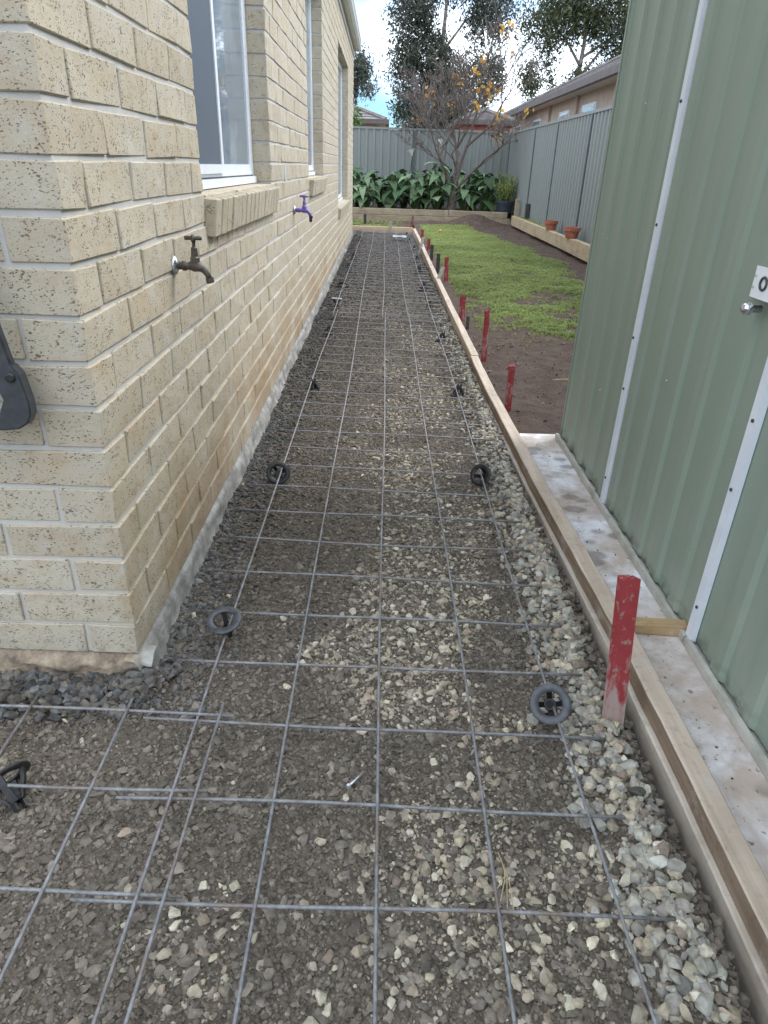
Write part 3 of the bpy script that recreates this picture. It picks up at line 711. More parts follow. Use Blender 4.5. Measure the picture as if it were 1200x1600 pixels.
me = bpy.data.meshes.new('far_bricks'); me.from_pydata(np.concatenate(V).tolist(), [], Fc)
a = me.attributes.new('tint', 'FLOAT', 'POINT'); a.data.foreach_set('value', T)
o = obj('far_bricks', me, MAT['brick'], wall); tag(o, 'cream brick courses of the far and upper wall', kind='stuff')

# rough footing under the bricks
def footing(name, us, prof, place, parent, seed, amp):
    """strip of rough concrete: us along the wall, prof (out, z) down the face"""
    U = np.array(us)[:, None]; o_ = np.array([p[0] for p in prof])[None, :]; z_ = np.array([p[1] for p in prof])[None, :]; w_ = np.array([p[2] for p in prof])[None, :]
    zz = z_ + 0 * U
    d = o_ + w_ * amp * ((fbm(U * 7 + zz * 9, zz * 30 + 5, seed, 3) - 0.5) * 0.06 + (fbm(U * 30, zz * 60, seed + 7, 3) - 0.5) * 0.013)
    zz = zz + w_ * amp * (fbm(U * 12, zz * 20 + 3, seed + 3, 2) - 0.5) * 0.018
    n_, k_ = d.shape; V = place(U + 0 * d, d, zz).reshape(-1, 3); i = (np.arange(n_ - 1)[:, None] * k_ + np.arange(k_ - 1)[None, :]).ravel()
    me = np_mesh(name, V, np.stack([i, i + k_, i + k_ + 1, i + 1], 1)); shade(me); return obj(name, me, MAT['footing'], parent)
PL = [(-0.03, CZ - 0.002, 0), (-0.008, CZ - 0.003, 0.15), (0.000, 0.105, .4), (0.006, 0.09, .7), (0.010, 0.075, .9), (0.011, 0.06, 1), (0.013, 0.045, 1.1), (0.015, 0.03, 1.2), (0.018, 0.012, 1.2), (0.020, -0.01, 1), (0.022, -0.08, 0.2)]
PF = [(-0.03, CZ - 0.002, 0), (-0.006, CZ - 0.004, 0.2), (-0.002, 0.103, .7), (0.004, 0.092, 1.2), (0.014, 0.085, 1.6), (0.022, 0.07, 1.8), (0.028, 0.055, 1.8), (0.040, 0.042, 1.8), (0.052, 0.03, 1.5), (0.06, 0.01, 1), (0.06, -0.08, 0.2)]
footing('footing', np.arange(-0.03, L_LONG, 0.012), PL, lambda u, d, z: np.stack([d, u, z], -1), house, 3, 0.42)
footing('footing', np.arange(-0.03, 1.8, 0.010), PF, lambda u, d, z: np.stack([-u, -d, z], -1), house, 13, 0.9)

# windows
def window(y0, y1, z0, z1, fx=-0.085, sill_n=None, slider=True):
    """frame in the opening; y0..y1, z0..z1"""
    f = MB(); d0, d1 = fx - 0.05, fx
    fwid = 0.034
    f.box(d0, d1, y0 + 0.004, y0 + fwid, z0, z1 - 0.004); f.box(d0, d1, y1 - fwid, y1 - 0.004, z0, z1 - 0.004)
    f.box(d0, d1, y0 + fwid, y1 - fwid, z0, z0 + fwid); f.box(d0, d1, y0 + fwid, y1 - fwid, z1 - fwid, z1 - 0.004)
    wn = f.build('window', MAT['white_frame'], house)
    ym = y0 + (y1 - y0) * 0.49
    q = MB(); q.box(d1 - 0.001, d1 + 0.014, y0 + 0.01, y1 - 0.006, z0 - 0.012, z0 + 0.016); q.build('drain_track', MAT['white_frame'], wn)
    q = MB(); q.box(d1 - 0.004, d1 + 0.002, y0 + fwid, y1 - fwid, z0 + 0.017, z0 + 0.022); q.build('seal', MAT['seal'], wn)
    # front sliding sash with the fly screen, near half
    q = MB(); a, b, t0, t1 = y0 + fwid, ym, z0 + fwid, z1 - fwid
    for (u0, u1, v0, v1) in ((a, a + 0.03, t0, t1), (b - 0.032, b, t0, t1), (a + 0.03, b - 0.032, t0, t0 + 0.03), (a + 0.03, b - 0.032, t1 - 0.03, t1)): q.box(d1 - 0.003, d1 + 0.010, u0, u1, v0, v1)
    q.build('screen_frame', MAT['white_frame'], wn)
    q = MB(); q.box(d1 + 0.002, d1 + 0.005, a + 0.03, b - 0.032, t0 + 0.03, t1 - 0.03); q.build('fly_screen', MAT['screen'], wn)
    # fixed sash
    q = MB(); a, b = ym - 0.01, y1 - fwid
    for (u0, u1, v0, v1) in ((a, a + 0.075, t0, t1), (b - 0.028, b, t0, t1), (a + 0.075, b - 0.028, t0, t0 + 0.03), (a + 0.075, b - 0.028, t1 - 0.03, t1)): q.box(d1 - 0.024, d1 - 0.004, u0, u1, v0, v1)
    q.build('sash', MAT['white_frame'], wn)
    q = MB(); q.box(d1 - 0.016, d1 - 0.010, a + 0.075, b - 0.028, t0 + 0.03, t1 - 0.03); q.build('pane', MAT['glass'], wn)
    q = MB(); q.box(d0 - 0.05, d0 - 0.045, y0 - 0.1, y1 + 0.1, z0 - 0.1, z1 + 0.1); q.build('dark_room_backing', MAT['seal'], wn)  # dark sheet standing in for the unlit room behind the frame
    # sill of bricks on edge, sloping outwards
    sl_ = MB(); sl_.box(-0.098, -R - 0.004, y0 - R, y1 + R, z0 - 0.108, z0 - 0.030); so = sl_.build('window_sill', MAT['mortar'], house)
    nb = max(3, int(round((y1 - y0) / 0.0855))); st = (y1 - y0) / nb
    me = bevel_box(0.135, st - 0.009, 0.108, 0.004, 1, 0.002, 77); me.materials.append(MAT['brick'])
    for i in range(nb):
        b_ = bpy.data.objects.new('sill_brick', me); COL.objects.link(b_); b_.parent = so
        b_.location = (-0.035 + rb.uniform(-.002, .002), y0 + (i + 0.5) * st, z0 - 0.075); b_.rotation_euler = (rb.uniform(-.01, .01), math.radians(6), 0)
    return wn
for i, (a, b, z0, z1) in enumerate(WINS): window(a, b, z0 + 0.012, z1)
# gutter, fascia and roof
q = MB(); pr = [(-0.03, TOPZ - 0.004), (0.012, TOPZ - 0.004), (0.012, TOPZ + 0.17), (-0.03, TOPZ + 0.17)]
q.box(-0.09, 0.012, -0.1, L_LONG + 0.12, TOPZ - 0.004, TOPZ + 0.2); q.build('fascia', MAT['gutter'], house)
q = MB(); z_ = TOPZ + 0.075
P = [(0.013, z_ + 0.10), (0.013, z_ + 0.0), (0.09, z_ - 0.01), (0.118, z_ + 0.03), (0.112, z_ + 0.085), (0.125, z_ + 0.115), (0.108, z_ + 0.115), (0.10, z_ + 0.04), (0.08, z_ + 0.008), (0.025, z_ + 0.015), (0.025, z_ + 0.10)]
k = len(P); vs = [(x, -0.12, z) for x, z in P] + [(x, L_LONG + 0.05, z) for x, z in P]
q.add(vs, [(i, (i + 1) % k, k + (i + 1) % k, k + i) for i in range(k)] + [tuple(range(k - 1, -1, -1)), tuple(range(k, 2 * k))])
q.build('gutter', MAT['gutter'], house)
q = MB(); q.add([(0.06, -0.15, TOPZ + 0.20), (0.06, L_LONG + 0.06, TOPZ + 0.20), (-3.5, L_LONG - 3.4, TOPZ + 1.7), (-3.5, -0.15, TOPZ + 1.7), (-7, L_LONG + 0.06, TOPZ + 0.2),
               (0.06, -0.15, TOPZ + 0.17), (0.06, L_LONG + 0.06, TOPZ + 0.17), (-3.5, L_LONG - 3.4, TOPZ + 1.67), (-3.5, -0.15, TOPZ + 1.67), (-7, L_LONG + 0.06, TOPZ + 0.17)],
              [(0, 1, 2, 3), (1, 4, 2), (5, 8, 7, 6), (6, 7, 9), (0, 5, 6, 1), (1, 6, 9, 4), (0, 3, 8, 5)])
q.build('roof', MAT['roof'], house)
# far end wall (seen only from the side)
q = MB(); q.box(-6.0, -0.115, L_LONG - 0.11, L_LONG - 0.004, 0, TOPZ + 0.1); q.build('end_wall', MAT['brick'], house)
q = MB(); q.box(-0.001, 0.0015, yh(3.40), yh(3.425), 1.02, 1.13); q.build('chalk_mark', MAT['blue_mark'], house)

# ------------------------------------------------------------------ taps
def tap(name, mat, head, n=14):
    """outlet along +x from the wall plane x=0"""
    t = empty(name)
    RX = Matrix.Rotation(math.pi / 2, 4, 'Y')
    q = MB(); q.lathe([(0.0, 0.002), (0.030, 0.002), (0.031, 0.006), (0.024, 0.012), (0.015, 0.016), (0.013, 0.017)], 20, RX); q.build('flange', MAT['chrome'], t, True)
    q = MB()
    q.tube([(0.008, 0, 0), (0.030, 0, 0), (0.032, 0, 0), (0.046, 0, 0), (0.048, 0, 0), (0.062, 0, 0.0), (0.075, 0, -0.001), (0.092, 0, -0.001), (0.108, 0, -0.009), (0.121, 0, -0.024), (0.127, 0, -0.038)],
           [0.0125, 0.0125, 0.0155, 0.0155, 0.012, 0.0135, 0.0175, 0.0165, 0.0125, 0.0108, 0.0105], n)
    q.build('body', mat, t, True)
    q = MB(); q.tube([(0.127, 0, -0.036), (0.1285, 0, -0.044), (0.130, 0, -0.052)], [0.0145, 0.0145, 0.0145], n); q.build('outlet', mat if head == 'T' else MAT['black_plastic'], t)
    q = MB(); q.lathe([(0.0175, 0.008), (0.0175, 0.026), (0.0135, 0.030), (0.0115, 0.056), (0.009, 0.058), (0.0065, 0.060), (0.0065, 0.078)], 6 if head == 'T' else 12, Matrix.Translation((0.080, 0, 0))); q.build('bonnet', mat, t)
    q = MB()
    if head == 'T':
        q.tube([(0.080 - 0.031, -0.002, 0.086), (0.080 - 0.022, 0, 0.086), (0.080 - 0.01, 0, 0.086), (0.080, 0, 0.087), (0.080 + 0.01, 0, 0.086), (0.080 + 0.022, 0, 0.086), (0.080 + 0.031, 0.002, 0.086)], [0.006, 0.0068, 0.0062, 0.010, 0.0062, 0.0068, 0.006], 10)
        q.lathe([(0.008, 0.074), (0.009, 0.080), (0.0105, 0.090), (0.006, 0.096), (0.0, 0.097)], 12, Matrix.Translation((0.080, 0, 0)))
    else:
        q.tube([(0.080 - 0.034, 0, 0.090), (0.080, 0, 0.091), (0.080 + 0.034, 0, 0.090)], [0.006, 0.009, 0.006], 10)
        q.lathe([(0.008, 0.074), (0.009, 0.092), (0.0, 0.096)], 12, Matrix.Translation((0.080, 0, 0)))
    q.build('handle', mat, t, True)
    return t
t1 = tap('garden_tap', MAT['bronze'], 'T'); t1.location = (WX - 0.0015, 1.160, 0.897); t1.scale = (0.71, 0.74, 0.79)
tag(t1, 'weathered bronze garden tap with chrome flange near the house corner', 'tap', 'taps on the brick wall')
t2 = tap('garden_tap', MAT['purple'], 'L'); t2.location = (WX - 0.009, 3.75, 0.89); t2.scale = (0.8, 0.8, 0.85)
tag(t2, 'purple garden tap with black outlet on the wall between two windows', 'tap', 'taps on the brick wall')
q = MB(); q.tube([(0.127, 0, -0.05), (0.127, 0.0, -0.075)], [0.012, 0.011], 10); q.build('hose_connector', MAT['black_plastic'], t2)

# ------------------------------------------------------------------ charcoal bracket on the front wall
br = empty('wall_bracket', (-0.706, 0.540, 0.722))
tag(br, 'dark charcoal plastic bracket arm hanging on the brick front at the left edge', 'bracket')
def plate(name, poly, y0, y1, parent, mat, bev=0.004):
    bm = bmesh.new(); vs = [bm.verts.new((x, y0, z)) for x, z in poly]; f = bm.faces.new(vs)
    ex = bmesh.ops.extrude_face_region(bm, geom=[f]); bmesh.ops.translate(bm, vec=(0, y1 - y0, 0), verts=[v for v in ex['geom'] if isinstance(v, bmesh.types.BMVert)])
    bmesh.ops.recalc_face_normals(bm, faces=bm.faces[:])
    if bev: bmesh.ops.bevel(bm, geom=[e for e in bm.edges if e.calc_face_angle(0) > 0.8], offset=bev, segments=2, affect='EDGES')
    me = bpy.data.meshes.new(name); bm.to_mesh(me); bm.free(); return obj(name, me, mat, parent)
arm = [(0.030, 0.075), (0.004, 0.09), (-0.055, 0.44), (-0.024, 0.44)]
plate('arm', arm, -0.046, -0.028, br, MAT['charcoal'])
hk = []
for an in range(0, 100, 12): hk.append((0.016 + 0.028 * math.cos(math.radians(an)) , 0.0 - 0.028 * math.sin(math.radians(an))))
hook = [(0.028, 0.088), (0.040, 0.07), (0.047, 0.02), (0.046, -0.005), (0.036, -0.022), (0.018, -0.033), (-0.01, -0.037), (-0.16, -0.034), (-0.16, -0.012), (-0.035, -0.014), (-0.014, -0.006), (0.000, 0.022), (-0.010, 0.056), (-0.10, 0.062), (-0.10, 0.082), (0.006, 0.086)]
plate('hook', hook, -0.050, -0.024, br, MAT['charcoal'], 0.003)
q = MB(); q.lathe([(0.009, 0.0), (0.009, 0.003), (0.006, 0.004), (0.0, 0.0035)], 14, Matrix.Translation((0.024, -0.050, 0.066)) @ Matrix.Rotation(math.pi / 2, 4, 'X')); q.build('screw_cap', MAT['black_plastic'], br, True)
q = MB(); q.box(-0.17, -0.145, -0.06, 0.02, -0.06, 0.46); q.build('wall_plate', MAT['charcoal'], br)

# ------------------------------------------------------------------ shed
SX, SY1, SY0 = 0.82, 2.215, -1.70
shed = empty('garden_shed', (SX, SY1, 0.05))
tag(shed, 'sage green ribbed steel garden shed with pale vertical joint strips', 'shed')
SHH = 1.95
def ribbed(name, u0, u1, z0, z1, along, plane, sign, parent, mat, pitch=0.150, depth=0.0105, ph=0.02):
    """sheet with trapezoid ribs; along 'y' or 'x'"""
    pts = []; u = u0; prof = [(0.0, 0), (0.44, 0), (0.52, 1), (0.82, 1), (0.90, 0)]
    k0 = math.floor((u0 - ph) / pitch); k = k0
    while True:
        base = ph + k * pitch
        for a_, d_ in prof:
            uu = base + a_ * pitch
            if u0 < uu < u1: pts.append((uu, d_))
        k += 1
        if base > u1: break
    pts = [(u0, 0)] + pts + [(u1, 0)]
    V = []
    for uu, d_ in pts:
        p = plane + sign * d_ * depth
        for z in (z0, z1): V.append((p, uu, z) if along == 'y' else (uu, p, z))
    th = -sign * 0.0012; n_ = len(V)
    V += [((x + th, y, z) if along == 'y' else (x, y + th, z)) for x, y, z in V]
    k = len(pts)
    F = []
    for i in range(k - 1):
        a_, b_, c_, d_ = 2 * i, 2 * i + 2, 2 * i + 3, 2 * i + 1
        F += [(a_, b_, c_, d_), (a_ + n_, d_ + n_, c_ + n_, b_ + n_), (d_, c_, c_ + n_, d_ + n_), (a_, a_ + n_, b_ + n_, b_)]
    F += [(0, 1, 1 + n_, n_), (2 * k - 2, 2 * k - 2 + n_, 2 * k - 1 + n_, 2 * k - 1)]
    q = MB(); q.add(V, F); o = q.build(name, mat, parent); return o
joints = [0.0, -0.695, -1.490, -2.285, -3.08, -3.9]      # y in shed space
for i in range(5):
    ribbed('wall_panel', joints[i + 1] + 0.012, joints[i] - 0.012, 0.02, SHH, 'y', 0.0, -1, shed, MAT['shed'], ph=0.03 + 0.02 * i)
for i in range(1, 5):
    q = MB(); y = joints[i]; q.add([(-0.002, y - 0.016, 0.018), (-0.017, y - 0.014, 0.018), (-0.017, y + 0.014, 0.018), (-0.002, y + 0.016, 0.018), (-0.002, y - 0.016, SHH), (-0.017, y - 0.014, SHH), (-0.017, y + 0.014, SHH), (-0.002, y + 0.016, SHH)],
          [(0, 1, 5, 4), (1, 2, 6, 5), (2, 3, 7, 6), (3, 0, 4, 7), (0, 3, 2, 1), (4, 5, 6, 7)])
    st = q.build('joint_strip', MAT['strip'], shed)
    for z in (0.12, 0.45, 0.62, 0.96, 1.28, 1.6):
        q = MB(); q.lathe([(0.0045, 0), (0.0045, 0.003), (0.002, 0.0045), (0, 0.0045)], 8, Matrix.Translation((-0.017, y + random.uniform(-.004, .004), z)) @ Matrix.Rotation(-math.pi / 2, 4, 'Y')); q.build('screw', MAT['seal'], st)
q = MB(); q.box(-0.006, 0.012, -0.012, 0.006, 0.0, SHH); q.build('corner_flashing', MAT['shed'], shed)
ribbed('wall_panel', 0.013, 2.2, 0.02, SHH, 'x', 0.0, 1, shed, MAT['shed'])
ribbed('wall_panel', 0.013, 2.2, 0.02, SHH, 'x', -3.9, -1, shed, MAT['shed'])
ribbed('wall_panel', -3.9, -0.0, 0.02, SHH, 'y', 2.2, 1, shed, MAT['shed'])
for i in range(5):
    q = MB(); q.box(-0.026, -0.013, joints[i + 1] + 0.003, joints[i] + (0.006 if i == 0 else -0.003), 0.0015, 0.024); q.box(-0.013, 0.01, joints[i + 1] + 0.003, joints[i] + (0.0 if i == 0 else -0.003), 0.0015, 0.012)
    q.build('base_rail', MAT['base_rail'], shed)
for (y, z) in ((-0.98, 0.56), (-1.06, 0.63), (-0.42, 0.36), (-1.32, 0.74), (-1.75, 0.56), (-0.9, 0.36), (-0.33, 0.8), (-1.2, 1.1), (-0.35, 1.3)):
    q = MB(); q.lathe([(0.004, 0), (0.004, 0.002), (0.0015, 0.0045), (0, 0.005)], 8, Matrix.Translation((-0.0005, y, z)) @ Matrix.Rotation(-math.pi / 2, 4, 'Y')); q.build('rivet', MAT['zinc'], shed)
q = MB(); q.add([(-0.06, -3.98, SHH), (-0.06, 0.08, SHH), (1.1, 0.08, SHH + 0.28), (1.1, -3.98, SHH + 0.28), (2.26, 0.08, SHH), (2.26, -3.98, SHH), (-0.06, -3.98, SHH - 0.012), (-0.06, 0.08, SHH - 0.012), (2.26, 0.08, SHH - 0.012), (2.26, -3.98, SHH - 0.012)],
              [(0, 3, 2, 1), (3, 5, 4, 2), (1, 2, 4, 8, 7), (0, 6, 9, 5, 3), (0, 1, 7, 6), (4, 5, 9, 8), (6, 7, 8, 9)]); q.build('roof', MAT['shed'], shed)
# lock plate at the right edge of the picture
lp = MB(); lp.box(-0.022, -0.0185, -1.475, -1.345, 0.86, 0.925); lo_ = lp.build('lock_plate', MAT['white_frame'], shed); lo_['label'] = 'white lock plate with dark round keyhole ring'
for (y, z) in ((-1.352, 0.905), (-1.352, 0.882)):
    q = MB(); q.lathe([(0.0032, 0), (0.0032, 0.002), (0, 0.003)], 8, Matrix.Translation((-0.022, y, z)) @ Matrix.Rotation(-math.pi / 2, 4, 'Y')); q.build('screw', MAT['zinc'], lo_)
q = MB(); ring = [(-0.0235, -1.392 + 0.013 * math.cos(a_ * math.pi / 12), 0.893 + 0.013 * math.sin(a_ * math.pi / 12)) for a_ in range(25)]
q.tube(ring, 0.0028, 6, False); q.build('keyhole_ring', MAT['seal'], lo_)
q = MB(); q.lathe([(0.008, 0), (0.008, 0.02), (0.013, 0.024), (0.013, 0.036), (0.007, 0.042), (0, 0.042)], 14, Matrix.Translation((-0.018, -1.40, 0.842)) @ Matrix.Rotation(-math.pi / 2, 4, 'Y')); q.build('knob', MAT['chrome'], shed, True)
q = MB(); q.box(-0.0185, -0.0005, -1.47, -1.35, 0.87, 0.915); q.build('lock_backing', MAT['seal'], lo_)

# ------------------------------------------------------------------ formwork boards
def board(pts, th, z0, z1, mat, label, n=24, seed=0, inner=None):
    """board whose inner (path side) edge follows pts"""
    ys = np.linspace(pts[0][1], pts[-1][1], n); xs = np.interp(ys, [p[1] for p in pts], [p[0] for p in pts])
    rr = random.Random(seed); V = []; b = 0.0035
    prof = [(0, z0), (0, z1 - b), (b, z1), (th - b, z1), (th, z1 - b), (th, z0)]; k = len(prof)
    for x, y in zip(xs, ys):
        j = rr.uniform(-0.0012, 0.0012); jz = rr.uniform(-0.001, 0.001)
        V += [(x + a_ + j, y, z + (jz if z > z0 else 0)) for a_, z in prof]
    F = [(i * k + j, i * k + (j + 1) % k, (i + 1) * k + (j + 1) % k, (i + 1) * k + j) for i in range(n - 1) for j in range(k)]
    F += [tuple(range(k - 1, -1, -1)), tuple((n - 1) * k + j for j in range(k))]
    q = MB(); q.add(V, F); o = q.build('formwork_board', mat)
    bm = bmesh.new(); bm.from_mesh(o.data); bmesh.ops.recalc_face_normals(bm, faces=bm.faces[:]); bm.to_mesh(o.data); bm.free()
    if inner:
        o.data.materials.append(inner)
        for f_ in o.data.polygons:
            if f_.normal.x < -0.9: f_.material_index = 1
    return tag(o, label, 'timber board', 'formwork boards edging the path')
A = [(0.612, -1.2), (0.614, 0.3), (0.612, 0.7), (0.600, 1.06), (0.577, 1.69), (0.551, 2.81), (0.547, 3.55)]
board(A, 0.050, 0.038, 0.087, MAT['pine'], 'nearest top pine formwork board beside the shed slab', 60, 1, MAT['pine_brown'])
board([(x - 0.012, y) for x, y in A], 0.045, -0.09, 0.0365, MAT['pine_grey'], 'weathered lower board under the nearest pine formwork board', 60, 2)
board([(0.553, 3.56), (0.541, 5.2), (0.536, 6.9)], 0.050, -0.06, 0.090, MAT['pine'], 'second formwork board from the camera beside the red stakes', 24, 3)
board([(0.533, 6.915), (0.530, 10.0)], 0.050, -0.06, 0.088, MAT['pine'], 'third formwork board from the camera beside the bright lawn', 20, 4)
board([(0.538, 10.015), (0.522, 13.2)], 0.050, -0.06, 0.092, MAT['pine'], 'farthest side board meeting the cross board beside the lawn', 20, 5)
o = obj('formwork_board', bevel_box(1.20, 0.045, 0.15, 0.003, 1, 0.001, 3), MAT['pine_x']); o.location = (-0.075, 13.235, 0.03)
tag(o, 'pale orange pine cross board closing the far end of the path', 'timber board', 'formwork boards edging the path')
o = obj('timber_offcut', bevel_box(0.152, 0.036, 0.030, 0.002, 1, 0.002, 4), MAT['offcut']); o.location = (0.742, 0.775, 0.0665); o.rotation_euler = (0, 0, math.radians(-4))
tag(o, 'short yellowish timber offcut wedged between board and shed base', 'timber offcut')

# ------------------------------------------------------------------ stakes
def stake(bx, by, bz, tx, ty, tz, w_, d_, mat, label, cat='stake', rz=0.0, split=False):
    b = Vector((bx, by, bz)); t = Vector((tx, ty, tz)); ln = (t - b).length
    bm = bmesh.new(); seg = 8
    rr = random.Random(label)
    rings = []
    for i in range(seg + 1):
        f = i / seg; s_ = 1.0 if i > 0 else 0.3
        hw, hd = w_ / 2 * s_ * (1 + rr.uniform(-.02, .02)), d_ / 2 * s_
        rings.append([bm.verts.new((x * hw, y * hd, ln * (f if i > 0 else -0.12))) for x, y in ((-1, -1), (-.1, -1.04), (1, -1), (1, 1), (0, 1.03), (-1, 1))])
    for i in range(seg):
        for j in range(6): bm.faces.new((rings[i][j], rings[i][(j + 1) % 6], rings[i + 1][(j + 1) % 6], rings[i + 1][j]))
    bm.faces.new(rings[0][::-1]); bm.faces.new(rings[-1])
    for v in rings[-1]: v.co.z += rr.uniform(-0.004, 0.004)
    if split: rings[-1][4].co.z += 0.012
    bmesh.ops.recalc_face_normals(bm, faces=bm.faces[:])
    me = bpy.data.meshes.new('stake'); bm.to_mesh(me); bm.free()
    o = obj('stake', me, mat); o.location = b
    o.rotation_euler = ((t - b).to_track_quat('Z', 'Y').to_matrix() @ Matrix.Rotation(rz, 3, 'Z')).to_euler()
    return tag(o, label, cat, 'stakes holding the formwork')
stake(0.534, 0.445, -0.03, 0.534, 0.548, 0.362, 0.042, 0.024, MAT['stake_red'], 'large worn red stake leaning in front of the nearest board', rz=0.15, split=True)
stake(0.668, 2.76, -0.05, 0.668, 2.78, 0.235, 0.031, 0.022, MAT['stake_red2'], 'red stake standing in bare soil just past the shed slab')
stake(0.680, 3.84, -0.05, 0.676, 3.86, 0.315, 0.031, 0.022, MAT['stake_red2'], 'tall red stake with pale foot at the start of the grass', rz=0.3)
stake(0.655, 5.11, -0.05, 0.652, 5.12, 0.195, 0.046, 0.022, MAT['stake_red2'], 'short broad red stake with a dark peg beside it')
stake(0.662, 4.74, -0.05, 0.664, 4.75, 0.10, 0.026, 0.02, MAT['stake_dark'], 'dark peg just in front of the short broad red stake')
stake(0.690, 7.24, -0.05, 0.684, 7.25, 0.26, 0.045, 0.022, MAT['stake_red2'], 'red stake beside the pale peg at the middle of the lawn edge')
stake(0.520, 6.80, -0.05, 0.615, 6.86, 0.20, 0.040, 0.02, MAT['stake_grey'], 'pale weathered peg leaning over the board joint by the red stake')
stake(0.645, 8.0, -0.05, 0.645, 8.0, 0.21, 0.045, 0.02, MAT['stake_dark'], 'dark green peg behind the third board, nearer of two')
stake(0.640, 9.2, -0.05, 0.640, 9.2, 0.20, 0.045, 0.02, MAT['stake_dark'], 'dark green peg behind the third board, farther of two')
stake(0.500, 9.95, -0.05, 0.555, 10.02, 0.22, 0.04, 0.02, MAT['stake_grey'], 'thin pale peg leaning at the joint of the two farthest boards')
stake(0.665, 10.4, -0.05, 0.665, 10.4, 0.17, 0.05, 0.022, MAT['stake_red2'], 'red stake just past the joint of the two farthest boards')
stake(0.640, 12.0, -0.05, 0.640, 12.0, 0.17, 0.055, 0.022, MAT['stake_red2'], 'red stake near the far corner of the formwork')
stake(0.46, 13.35, -0.05, 0.46, 13.35, 0.13, 0.06, 0.022, MAT['stake_red2'], 'short red stake behind the right end of the cross board')
stake(0.55, 14.6, -0.05, 0.56, 14.6, 0.23, 0.06, 0.025, MAT['stake_red2'], 'lone red stake in the soil behind the cross board')
stake(0.09, 13.195, -0.03, 0.09, 13.2, 0.20, 0.045, 0.02, MAT['stake_grey'], 'grey peg in front of the middle of the cross board')
stake(-0.46, 15.2, -0.05, -0.46, 15.2, 0.20, 0.06, 0.025, MAT['stake_dark'], 'dark peg in the grass in front of the back sleepers')

# ------------------------------------------------------------------ reinforcing mesh
def wob(seed, amp):
    a_, b_, c_ = seed * 1.7, seed * 2.9, 0.5 + (seed * 0.37) % 1
    return lambda u: amp * (math.sin(u * c_ * 1.3 + a_) + 0.5 * math.sin(u * 2.3 + b_))
def mz(x): return 0.05 - 0.0217 * x
RB = 0.0033
def mesh_sheet(label, longs, trans, y0, y1, x0, x1, n, over=0.0, seed=0):
    t = empty('reinforcing_mesh', ((x0 + x1) / 2, max(y0, -0.2), 0.05)); tag(t, label, 'steel mesh', 'sheets of reinforcing mesh')
    off = t.location
    for i, x in enumerate(longs):
        f = wob(seed + i, 0.0040); h = wob(seed + i + 30, 0.0035); k = max(6, int((y1 - y0) / 0.2))
        pts = [(x + f(y) - off.x, y - off.y, mz(x) + over + RB * 2 + h(y * 1.5) - off.z) for y in np.linspace(y0, y1, k)]
        q = MB(); q.tube(pts, RB, 8); q.build('bar', MAT['steel'], t, True)
    rr = random.Random(seed)
    for i, y in enumerate(trans):
        f = wob(seed + i + 60, 0.0016); h = wob(seed + i + 90, 0.002); a_ = rr.uniform(-.012, .012); b_ = rr.uniform(-.012, .012)
        xs = np.linspace(x0 + a_, x1 + b_, 9)
        pts = [(x - off.x, y + f(x * 4) - off.y, mz(x) + over + h(x * 3) - off.z) for x in xs]
        q = MB(); q.tube(pts, RB, 8); q.build('bar', MAT['steel'], t, True)
    return t
mesh_sheet('nearest sheet of ribbed steel mesh along the gravel path', [-.4, -.2, 0, .2, .4], [-.4 + .2 * i for i in range(28)], -1.0, 5.05, -.505, .5, 0, 0.0, 1)
mesh_sheet('far sheet of steel mesh running to the cross board', [-.415, -.215, -.015, .185, .385], [4.9 + .2 * i for i in range(41)], 4.8, 13.0, -.51, .5, 0, 0.009, 11)
mesh_sheet('steel mesh sheet at lower left overlapping the path sheet', [-.351, -.551, -.753, -.953], [-.39, -.19, .008, .211, .41], -1.0, .443, -1.5, -.322, 0, 0.009, 23)

